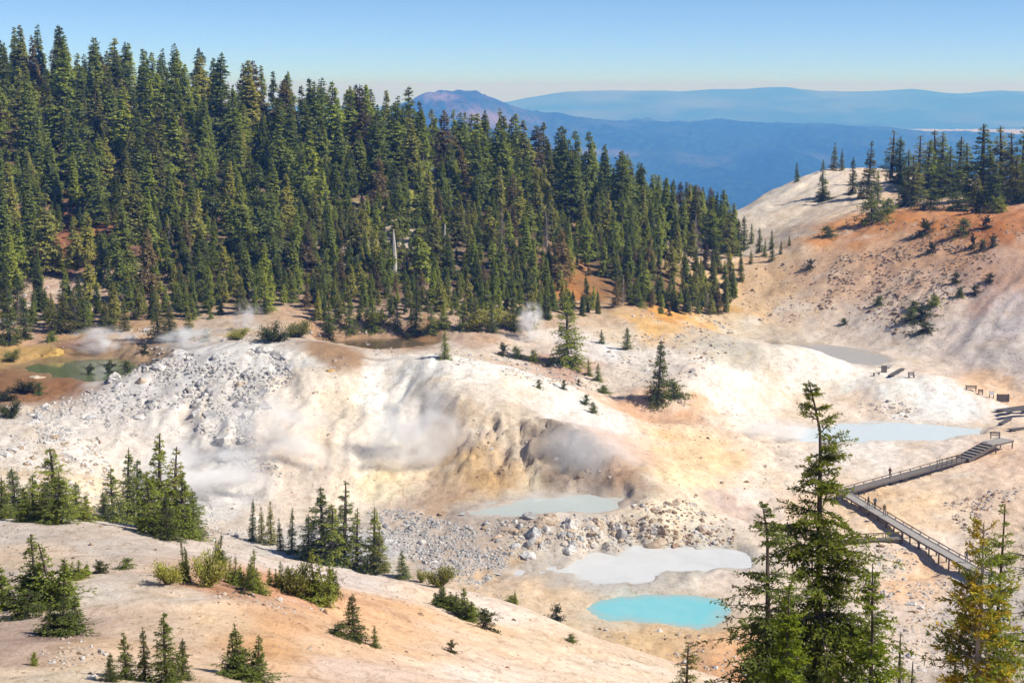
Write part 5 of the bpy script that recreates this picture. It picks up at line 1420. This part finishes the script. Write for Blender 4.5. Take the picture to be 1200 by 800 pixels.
def boardwalk(pts, width, label, deck='deck', rails=(1,), rail_h=0.9, rail_gap=2.4, support=2.4, steps=None):
    """pts: world centre line of the deck"""
    pts = [np.array(p, float) for p in pts]
    root = empty('boardwalk', tuple(pts[0])); o = pts[0]
    tag(root, label, 'boardwalk')
    planks = []
    for i in range(len(pts) - 1):
        a, b = pts[i] - o, pts[i + 1] - o
        d = b - a; L_ = np.linalg.norm(d); d = d / L_
        s = unit(np.cross(d, (0, 0, 1)))
        n = int(L_ / 0.17)
        for j in range(n):
            c = a + d * (j + 0.5) * L_ / n
            planks.append(beam_pts(c - s * width / 2 * rnd.uniform(0.98, 1.02), c + s * width / 2 * rnd.uniform(0.98, 1.02), 0.15, 0.05))
        for sg in (-1, 1):
            off = s * sg * (width / 2 - 0.12) - np.array([0, 0, 0.16])
            boxes('stringer', [beam_pts(a + off - d * 0.05, b + off + d * 0.05, 0.10, 0.26)], 'timber', root)
        k = max(1, int(L_ / support))
        for j in range(k + 1):
            for sg in (-1, 1):
                c = a + d * L_ * (j / k) * 0.98 + s * sg * (width / 2 - 0.26)
                w = c + o; zb = gz(w[0], w[1]) - 0.2 - o[2]
                if zb < c[2] - 0.05:
                    boxes('support_post', [beam_pts((c[0], c[1], zb), (c[0], c[1], c[2] - 0.05), 0.16, 0.16, (1, 0, 0))], 'timber', root)
        for sg in rails:
            off = s * sg * (width / 2 - 0.02)
            boxes('rail', [beam_pts(a + off + np.array([0, 0, rail_h]), b + off + np.array([0, 0, rail_h]), 0.09, 0.10)], 'timber', root)
            k = max(1, int(L_ / rail_gap))
            for j in range(k + 1):
                c = a + d * L_ * j / k + off
                boxes('rail_post', [beam_pts(c - np.array([0, 0, 0.2]), c + np.array([0, 0, rail_h - 0.08]), 0.11, 0.11, (1, 0, 0))], 'timber', root)
    boxes('deck_planks', planks, deck, root, 'stuff')
    return root, pts

A = [at_z(984, 577, -56.8), at_z(1060, 556, -56.4), at_z(1128, 537, -55.8)]
boardwalk(A, 1.6, 'upper wooden boardwalk leading up to the stepped platform', 'dark_deck', rails=(-1,), rail_h=0.32, rail_gap=2.0)
B = [at_z(992, 578, -56.8), at_z(1034, 603, -57.0), at_z(1082, 632, -57.1), at_z(1156, 674, -57.3)]
boardwalk(B, 1.6, 'lower wooden boardwalk on trestles with visitors and a low side rail', rails=(-1,), rail_h=0.32, rail_gap=2.2)
C = [at_z(1056, 630, -57.8), at_z(975, 634, -57.9), at_z(880, 624, -57.8)]
boardwalk(C, 1.2, 'side boardwalk with tall railings running past the big hemlock', 'dark_deck', rails=(-1,), rail_h=0.95, rail_gap=2.2)
# steps and platform at the upper end
P0 = np.array(A[-1]); P1 = np.array(at_z(1160, 519, -54.2)); P2 = np.array(at_z(1180, 514, -54.2))
st = empty('wooden_stairs', tuple(P0)); tag(st, 'wooden steps climbing to the end platform of the upper boardwalk', 'stairs')
d = P1 - P0; s = unit(np.cross(d, (0, 0, 1)))
for j in range(7):
    c = d * (j + 0.5) / 7 + np.array([0, 0, 0.04])
    f = unit(np.array([d[0], d[1], 0])) * np.linalg.norm(d[:2]) / 14 * 0.92
    boxes('step', [beam_pts(c - s * 1.15, c + s * 1.15, np.linalg.norm(f) * 2, 0.07)], 'dark_deck', st)
    boxes('riser', [beam_pts(c - f - s * 1.1 - np.array([0, 0, 0.12]), c - f + s * 1.1 - np.array([0, 0, 0.12]), 0.04, 0.18)], 'timber', st)
for sg in (-1, 1):
    boxes('stringer', [beam_pts(s * sg * 1.22 - np.array([0, 0, 0.15]), d + s * sg * 1.22 - np.array([0, 0, 0.15]), 0.1, 0.45)], 'timber', st)
boardwalk([P1 + unit(d) * 0.1, P2], 2.6, 'end platform of boardwalk above the pale blue pool', rails=())
rp = empty('railing', tuple(np.array(at_z(1098, 547, -55.8)))); tag(rp, 'short run of railing posts on the upper boardwalk', 'railing')
ro = np.array(at_z(1098, 547, -55.8)); rdir = unit(np.array(A[2]) - np.array(A[1])); rs = unit(np.cross(rdir, (0, 0, 1)))
for j in range(6):
    c = rdir * j * 1.15 - rs * 0.0
    boxes('post', [beam_pts(c - np.array([0, 0, 0.1]), c + np.array([0, 0, 1.05]), 0.11, 0.11, (1, 0, 0))], 'timber', rp)
boxes('rail', [beam_pts(np.array([0, 0, 0.95]) - rdir * 0.2, rdir * 5.95 + np.array([0, 0, 0.95]), 0.08, 0.1)], 'timber', rp)

def bench(loc, rz, w, label, back=True, sc=1.0):
    e = empty('bench', loc, rz); e.scale = (sc, sc, sc)
    for k in range(3): boxes('seat_slat', [box_pts((-w / 2, -0.22 + k * 0.16, 0.43), (w / 2, -0.08 + k * 0.16, 0.48))], 'board', e)
    for k in range(2 if back else 0): boxes('back_slat', [box_pts((-w / 2, 0.24, 0.6 + k * 0.2), (w / 2, 0.28, 0.74 + k * 0.2))], 'board', e)
    for sx in (-1, 1):
        boxes('leg', [box_pts((sx * w * 0.4 - 0.06, -0.2, -0.1), (sx * w * 0.4 + 0.06, -0.1, 0.43))], 'timber', e)
        boxes('leg', [box_pts((sx * w * 0.4 - 0.06, 0.12, -0.1), (sx * w * 0.4 + 0.06, 0.235, 0.92 if back else 0.43))], 'timber', e)
    return tag(e, label, 'bench')
def sign(loc, rz, w, h, label, mat='board', clear=0.3):
    e = empty('information_sign', loc, rz)
    n = max(2, int(h / 0.3))
    for k in range(n): boxes('board', [box_pts((-w / 2, -0.05, clear + k * h / n + 0.01), (w / 2, 0.0, clear + (k + 1) * h / n - 0.01))], mat, e)
    for sx in (-1, 1): boxes('post', [box_pts((sx * w * 0.42 - 0.07, 0.004, -0.3), (sx * w * 0.42 + 0.07, 0.14, clear + h + 0.08))], 'timber', e)
    return tag(e, label, 'sign')
def section(u, v, u2, v2, width, lift, label):
    a, b = np.array(on_ground(u, v)), np.array(on_ground(u2, v2))
    a[2] += lift; b[2] += lift
    o = a.copy(); e = empty('walkway_section', tuple(o)); b = b - o; L_ = np.linalg.norm(b); d = b / L_; s = unit(np.cross(d, (0, 0, 1)))
    for k in range(4): boxes('plank', [beam_pts(s * (k - 1.5) * width / 4, b + s * (k - 1.5) * width / 4, width / 4 * 0.88, 0.08)], 'board', e)
    for k in (0.12, 0.5, 0.88): boxes('bearer', [beam_pts(b * k - s * width / 2 - np.array([0, 0, 0.17 + 0.0]), b * k + s * width / 2 - np.array([0, 0, 0.17]), 0.2, 0.25)], 'timber', e)
    return tag(e, label, 'walkway')

sign(on_ground(1036, 437), 0.25, 1.15, 1.35, 'dark upright wooden sign beyond the white dome', clear=0.08)
bench(on_ground(1027, 440), 0.3, 1.3, 'low backless bench beside the dark upright sign', back=False)
section(1043, 443, 1058, 435, 1.0, 0.45, 'tilted dark walkway section behind the white dome')
bench(on_ground(1068, 443), 0.1, 1.1, 'small dark bench on the white dome beside the tilted walkway', sc=1.1)
bench(on_ground(1138, 459), -0.15, 2.1, 'wide dark bench at the foot of the grey right slope')
bench(on_ground(1149, 464), -0.2, 0.9, 'short box-like bench next to the wide dark bench')
sign(on_ground(1162, 467), 0.0, 0.9, 0.7, 'white sign panel between the benches and the dark sign board', 'white_sign', 0.5)
sign(on_ground(1175, 472), -0.1, 2.3, 1.35, 'wide dark sign board above the stacked walkway sections', clear=0.1)
for i, (u, v, u2, v2, w, l) in enumerate(((1168, 484, 1206, 478, 1.2, 0.4), (1174, 488, 1212, 483, 1.2, 0.9), (1178, 492, 1215, 487, 1.3, 1.4))):
    section(u, v, u2, v2, w, l, ['lowest walkway section of the dark pile beside the platform', 'middle walkway section of the dark pile beside the platform', 'top walkway section of the dark pile beside the platform'][i])
section(1172, 499, 1184, 493, 0.8, 0.4, 'short dark walkway piece before the pile of sections')
section(1183, 506, 1216, 503, 1.3, 0.35, 'long low walkway section lying before the pile')
bench(tuple(np.array(at_z(1166, 513, -54.15))), -0.2, 1.6, 'bench on the end platform of the boardwalk')

# ------------------------------------------------------------------ people
def flat_mat(name, c, rough=0.8):
    m, nt, out = nodes_of(name)
    tc = nd(nt, 'ShaderNodeTexCoord')
    n = nd(nt, 'ShaderNodeTexNoise', i_Scale=14.0, i_Detail=3.0)
    nt.links.new(tc.outputs['Object'], n.inputs['Vector'])
    p = nd(nt, 'ShaderNodeBsdfPrincipled', i_Roughness=rough)
    nt.links.new(ramp(nt, n.outputs['Fac'], [(0.3, tuple(x * 0.8 for x in c)), (0.7, c)]), p.inputs['Base Color'])
    nt.links.new(p.outputs[0], out.inputs[0])
    return m
M['skin'] = flat_mat('skin', (0.50, 0.30, 0.21), 0.6)
M['hair'] = flat_mat('hair', (0.05, 0.03, 0.02), 0.6)
M['shoe'] = flat_mat('shoes', (0.05, 0.045, 0.04))

def skin_body(name, pts, edges, rad, root):
    me = bpy.data.meshes.new(name); me.from_pydata(pts, edges, []); me.update()
    o = bpy.data.objects.new(name, me); col.objects.link(o)
    md = o.modifiers.new('skin', 'SKIN'); md.use_smooth_shade = True
    for i, r_ in enumerate(rad):
        sv = me.skin_vertices[0].data[i]; sv.radius = r_ if isinstance(r_, tuple) else (r_, r_); sv.use_root = (i == root)
    o.modifiers.new('sub', 'SUBSURF').render_levels = 2
    o.modifiers['sub'].levels = 2
    dg = bpy.context.evaluated_depsgraph_get(); dg.update()
    out = bpy.data.meshes.new_from_object(o.evaluated_get(dg))
    bpy.data.objects.remove(o)
    return out

def person(loc, rz, top, trousers, label, stride=0.12, hat=None, pack=None, bend=0.15, height=1.72):
    P, E, Rr = [], [], []
    def v(p, r_, frm=None):
        P.append(p); Rr.append(r_)
        if frm is not None: E.append((frm, len(P) - 1))
        return len(P) - 1
    pel = v((0, 0, 0.95), (0.155, 0.115))
    sp1 = v((0, 0.0, 1.12), (0.14, 0.10), pel); ch = v((0, 0.0, 1.32), (0.175, 0.115), sp1); nk = v((0, -0.01, 1.47), (0.06, 0.06), ch)
    n2 = v((0, -0.015, 1.53), (0.055, 0.055), nk)
    hd = v((0, -0.03, 1.61), (0.085, 0.10), n2); v((0, -0.02, 1.69), (0.075, 0.088), hd)
    for s_, st_ in ((1, stride), (-1, -stride)):
        hp = v((0.10 * s_, 0, 0.90), 0.09, pel); kn = v((0.10 * s_, -st_ * 0.6 - 0.02, 0.50), 0.062, hp); an = v((0.10 * s_, -st_ + 0.03, 0.09), 0.042, kn)
        ft = v((0.11 * s_, -st_ - 0.06, 0.04), (0.042, 0.036), an); v((0.115 * s_, -st_ - 0.15, 0.03), (0.036, 0.026), ft)
        sh = v((0.19 * s_, 0.0, 1.40), 0.062, ch); el = v((0.245 * s_, 0.03 + st_ * 0.5, 1.13), 0.045, sh); wr = v((0.25 * s_, -0.06 + st_ * 0.9 - bend, 0.93), 0.030, el)
        pm = v((0.25 * s_, -0.08 + st_ * 0.95 - bend, 0.86), (0.020, 0.036), wr)
        for k in range(4):
            f1 = v((0.252 * s_, -0.115 + 0.022 * k + st_ - bend, 0.80), 0.0095, pm); v((0.243 * s_, -0.120 + 0.022 * k + st_ - bend, 0.765 + (0.012 if k in (0, 3) else 0)), 0.008, f1)
        th = v((0.235 * s_, -0.125 + st_ * 0.95 - bend, 0.85), 0.0105, wr); v((0.225 * s_, -0.135 + st_ * 0.95 - bend, 0.815), 0.009, th)
    me = skin_body('person', P, E, Rr, 0)
    for m in (M['skin'], top, trousers, M['shoe'], M['hair']): me.materials.append(m)
    for pl in me.polygons:
        c = pl.center
        if abs(c.x) > 0.17 and c.z < 0.95 and c.z > 0.7: mi = 0
        elif c.z < 0.09: mi = 3
        elif c.z < 0.96: mi = 2
        elif c.z < 1.47: mi = 1
        else: mi = 4 if (c.z > 1.70 or (c.y > 0.015 and c.z > 1.56)) else 0
        pl.material_index = mi
    o = bpy.data.objects.new('person', me); col.objects.link(o)
    o.location = loc; o.rotation_euler = (0, 0, rz); k = height / 1.76; o.scale = (k, k, k)
    # face, ears
    for nm, sz_, pos in (('nose', (0.014, 0.022, 0.022), (0, -0.135, 1.612)), ('ear', (0.012, 0.02, 0.03), (0.088, -0.02, 1.61)), ('ear', (0.012, 0.02, 0.03), (-0.088, -0.02, 1.61))):
        vv, ff = ico(1); fm = mesh_np(nm, vv * np.array(sz_), ff, True); fm.materials.append(M['skin'])
        q = bpy.data.objects.new(nm, fm); col.objects.link(q); q.parent = o; q.location = pos
    if hat:
        vv, ff = ico(2); vv = vv.copy(); vv[:, 2] = np.maximum(vv[:, 2], 0.0); brim = (vv[:, 2] < 0.12)[:, None]
        vv = np.where(brim, vv * np.array([0.17, 0.17, 0.06]), vv * np.array([0.10, 0.11, 0.10]))
        fm = mesh_np('hat', vv, ff, True); fm.materials.append(hat)
        q = bpy.data.objects.new('hat', fm); col.objects.link(q); q.parent = o; q.location = (0, -0.02, 1.69)
    if pack:
        vv, ff = ico(2); vv = np.sign(vv) * np.abs(vv) ** 0.6 * np.array([0.15, 0.09, 0.22])
        fm = mesh_np('backpack', vv, ff, True); fm.materials.append(pack)
        q = bpy.data.objects.new('backpack', fm); col.objects.link(q); q.parent = o; q.location = (0, 0.17, 1.25)
    return tag(o, label, 'person')
CLO = {k: flat_mat(k + '_cloth', c) for k, c in dict(rust=(0.20, 0.07, 0.03), brown=(0.10, 0.06, 0.04), navy=(0.02, 0.03, 0.07), olive=(0.12, 0.10, 0.035), slate=(0.10, 0.15, 0.20), grey=(0.16, 0.16, 0.17), khaki=(0.32, 0.25, 0.16), black=(0.02, 0.02, 0.022)).items()}
def deck_pt(u, v, pts):
    """stand on the deck line nearest to that pixel"""
    best = None
    for i in range(len(pts) - 1):
        for t in np.linspace(0, 1, 60):
            p = np.array(pts[i]) * (1 - t) + np.array(pts[i + 1]) * t
            z = p @ np.array([0, math.cos(PITCH), -math.sin(PITCH)])
            uu = 600 + FOC * p[0] / z
            if best is None or abs(uu - u) < best[0]: best = (abs(uu - u), p)
    return tuple(best[1] + np.array([0, 0, 0.03]))
def shift(p, dx, dy): return (p[0] + dx, p[1] + dy, p[2])
person(shift(deck_pt(1043, 556, A), 0.1, 0.3), 2.2, CLO['rust'], CLO['brown'], 'person in a rust jacket walking alone on the upper boardwalk', height=1.75)
person(shift(deck_pt(1018, 596, B), -0.1, -0.2), 0.9, CLO['navy'], CLO['black'], 'person in dark navy leaning at the rail of the lower boardwalk', height=1.68)
person(shift(deck_pt(1024, 594, B), 0.25, 0.3), 2.6, CLO['slate'], CLO['black'], 'person in slate top with dark trousers beside the person in navy', bend=0.3, height=1.72)
person(shift(deck_pt(1036, 606, B), 0.0, 0.0), 0.3, CLO['olive'], CLO['grey'], 'person in an olive jacket and grey trousers on the lower boardwalk', pack=CLO['brown'], height=1.74)
person(shift(deck_pt(1131, 655, B), 0.2, 0.2), 2.9, CLO['slate'], CLO['grey'], 'person with backpack and hat at the lower end of boardwalk', hat=CLO['khaki'], pack=CLO['slate'], stride=0.2, height=1.76)
person(shift(deck_pt(907, 624, C), 0.0, 0.0), 1.4, CLO['grey'], CLO['black'], 'person in grey on the side boardwalk past the drooping hemlock', hat=CLO['black'], height=1.72)

# ------------------------------------------------------------------ foreground trees
def pine_material():
    m, nt, out = nodes_of('green_and_yellow_pine')
    L = nt.links.new
    at = nd(nt, 'ShaderNodeAttribute', attribute_name='tint'); tc = nd(nt, 'ShaderNodeTexCoord')
    n = nd(nt, 'ShaderNodeTexNoise', i_Scale=1.7, i_Detail=2.0); L(tc.outputs['Object'], n.inputs['Vector'])
    f = nd(nt, 'ShaderNodeMapRange'); f.inputs['From Min'].default_value = 0.43; f.inputs['From Max'].default_value = 0.58; L(n.outputs['Fac'], f.inputs['Value'])
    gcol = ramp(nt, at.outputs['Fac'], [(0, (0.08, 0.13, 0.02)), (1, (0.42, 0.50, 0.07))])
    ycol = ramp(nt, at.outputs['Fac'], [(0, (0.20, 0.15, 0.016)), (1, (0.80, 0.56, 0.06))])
    c = mix(nt, f.outputs[0], gcol, ycol)
    d_ = nd(nt, 'ShaderNodeBsdfDiffuse'); t_ = nd(nt, 'ShaderNodeBsdfTranslucent'); L(c, d_.inputs[0]); L(c, t_.inputs[0])
    mx = nd(nt, 'ShaderNodeMixShader'); mx.inputs[0].default_value = 0.4
    L(d_.outputs[0], mx.inputs[1]); L(t_.outputs[0], mx.inputs[2]); L(mx.outputs[0], out.inputs[0])
    return m
M['pine_mixed'] = pine_material()
def big_tree(name, u, top, Y, label, leaf, bark='bark', rz=0.0, **kw):
    p = at_y(u, top, Y); g = gz(p[0], Y)
    h = p[2] - g + 0.1
    pair = conifer(h=h, **kw)
    return plant(name, as_meshes(pair, bark, leaf), (p[0], Y, g - 0.1), 1.0, rz, label, 'tree', None)
big_tree('hemlock_tree', 966, 452, 42, 'tall open hemlock with drooping tip rising before the boardwalk', 'needle_hemlock', seed=801, r=3.2, n_br=340, per=7, sub=8, blade=(0.15, 0.058), whorls=30, clear=0.02, power=0.8, droop=0.22, ragged=0.45, top_droop=-0.5, gap=1, tb=0.95, up=0.75, trunk_r=0.14, sides=9)
big_tree('hemlock_tree', 902, 590, 40, 'dark drooping hemlock beside the tall open one', 'needle_dark', seed=802, r=1.8, n_br=240, per=6, sub=7, blade=(0.14, 0.05), clear=0.02, power=0.7, droop=0.28, ragged=0.55, top_droop=-0.35, gap=1, tb=0.95, up=0.5, trunk_r=0.10, sides=8)
big_tree('conifer_tree', 924, 684, 37, 'bright yellow green young conifer before the dark hemlock trunks', 'needle_bright', seed=803, r=0.95, n_br=190, per=6, sub=6, blade=(0.11, 0.048), power=0.8, droop=0.1, ragged=0.35, up=0.9, trunk_r=0.05)
big_tree('conifer_tree', 1024, 660, 39, 'bright green conifer with open branches before the boardwalk trestle', 'needle_bright', seed=804, r=1.2, n_br=170, per=6, sub=7, blade=(0.11, 0.048), power=0.7, droop=0.1, ragged=0.45, up=0.9, gap=1, trunk_r=0.06)
big_tree('conifer_tree', 1056, 742, 46, 'slim dark green spire of a young conifer on the pale wash', 'needle_green', seed=805, r=0.42, n_br=90, per=4, sub=4, blade=(0.08, 0.028), power=0.9, droop=0.1, up=0.8)
big_tree('conifer_tree', 1069, 774, 46, 'smallest slim young conifer beside the slim green spire', 'needle_green', seed=806, r=0.35, n_br=70, per=4, sub=4, blade=(0.08, 0.028), power=0.9, droop=0.1, up=0.8)
big_tree('pine_tree', 1153, 612, 33, 'pine with green and yellow needles and a pale grey trunk', 'pine_mixed', 'bark_grey', seed=807, r=1.45, n_br=200, per=9, sub=6, blade=(0.17, 0.046), power=0.55, droop=-0.1, ragged=0.4, up=1.0, gap=1, trunk_r=0.07, sides=8)
big_tree('conifer_tree', 1176, 590, 35, 'thin topped conifer behind the yellowing pine', 'needle_green', seed=808, r=1.2, n_br=190, per=6, sub=6, blade=(0.11, 0.036), power=0.85, droop=0.1, ragged=0.4, up=0.9, trunk_r=0.05)
big_tree('conifer_tree', 1232, 560, 44, 'dark conifer reaching in beside the yellowing pine', 'needle_dark', seed=809, r=2.4, n_br=170, per=5, sub=6, blade=(0.10, 0.03), power=0.6, droop=0.2, ragged=0.5, up=0.6, trunk_r=0.12)
big_tree('conifer_tree', 806, 752, 52, 'tip of a small dark conifer before the tan bank', 'needle_olive', seed=810, r=0.95, n_br=110, per=5, sub=5, blade=(0.11, 0.034), power=0.7, droop=0.1, ragged=0.5, up=0.8)
big_tree('conifer_tree', 1120, 770, 34, 'low dark green conifer under the yellowing pine', 'needle_green', seed=811, r=0.9, n_br=120, per=5, sub=4, blade=(0.09, 0.03), power=0.7, droop=0.1, ragged=0.4, up=0.8)

# ------------------------------------------------------------------ steam
def steam_material(name, density, colour=(1.0, 1.0, 1.0), nscale=1.6, seed=0.0, lo=0.42):
    m, nt, out = nodes_of(name)
    L = nt.links.new
    tc = nd(nt, 'ShaderNodeTexCoord')
    ln = nd(nt, 'ShaderNodeVectorMath', operation='LENGTH'); L(tc.outputs['Object'], ln.inputs[0])
    fall = nd(nt, 'ShaderNodeMapRange', interpolation_type='SMOOTHSTEP')
    fall.inputs['From Min'].default_value = 1.0; fall.inputs['From Max'].default_value = 0.15
    L(ln.outputs['Value'], fall.inputs['Value'])
    mp = nd(nt, 'ShaderNodeMapping'); mp.inputs['Location'].default_value = (seed, seed * 0.7, 0); L(tc.outputs['Object'], mp.inputs[0])
    n = nd(nt, 'ShaderNodeTexNoise', i_Scale=nscale, i_Detail=3.0, i_Distortion=0.6); L(mp.outputs[0], n.inputs['Vector'])
    r_ = nd(nt, 'ShaderNodeMapRange'); r_.inputs['From Min'].default_value = lo; r_.inputs['From Max'].default_value = lo + 0.28; L(n.outputs['Fac'], r_.inputs['Value'])
    a = nd(nt, 'ShaderNodeMath', operation='MULTIPLY'); L(fall.outputs[0], a.inputs[0]); L(r_.outputs[0], a.inputs[1])
    b = nd(nt, 'ShaderNodeMath', operation='MULTIPLY', i_1=density); L(a.outputs[0], b.inputs[0])
    pv = nd(nt, 'ShaderNodeVolumePrincipled'); pv.inputs['Color'].default_value = (*colour, 1)
    pv.inputs['Anisotropy'].default_value = 0.0
    L(b.outputs[0], pv.inputs['Density']); L(pv.outputs[0], out.inputs['Volume'])
    return m
sv, sf = ico(2)
def steam(u, v, Y, rx, ry, rz_, density, label, ns=2.2, rot=0.0, lo=0.45, colour=(1.0, 1.0, 1.0)):
    me = mesh_np('steam', sv, sf, True)
    me.materials.append(steam_material('steam_%d' % u, density, colour, ns, u * 0.37, lo))
    o = add('steam_plume', me, loc=at_y(u, v, Y), rot=(0, rot, 0), scale=(rx, ry, rz_))
    tag(o, label, 'steam', kind='stuff')
steam(235, 560, 224, 13, 6, 6.5, 1.33, 'pale steam drifting along the foot of the rubble hill')
steam(340, 520, 232, 13, 7, 8, 0.83, 'thin steam rising up the face of the white wall', rot=0.4)
steam(485, 530, 234, 11, 6, 11, 1.14, 'bright steam in the hollow between wall and dome', rot=-0.3)
steam(690, 548, 229, 11.5, 5, 9.0, 0.59, 'dense steam over the crater pool', ns=1.9, lo=0.36)
steam(640, 592, 219, 9, 3.5, 2.4, 1.33, 'low steam lying on the steaming pool')
steam(525, 605, 222, 6, 4, 2.6, 1.48, 'small puff of steam beside the grey rock field')
steam(622, 378, 312, 3.2, 3, 5, 2.45, 'grey steam jet behind the dome before the forest')
steam(120, 400, 296, 8, 4, 3.4, 1.64, 'steam wisps over the green pond')
steam(225, 398, 284, 8, 4, 3.4, 1.48, 'steam wisps behind the crest of the rubble hill')
steam(290, 378, 300, 4, 3, 5, 1.14, 'faint steam column at the foot of the forest')
steam(910, 508, 262, 8, 5, 3.2, 1.14, 'thin steam at the end of the pale blue pool')
steam(830, 560, 240, 8, 5, 3.0, 0.67, 'faint steam over the gully of the orange plain')
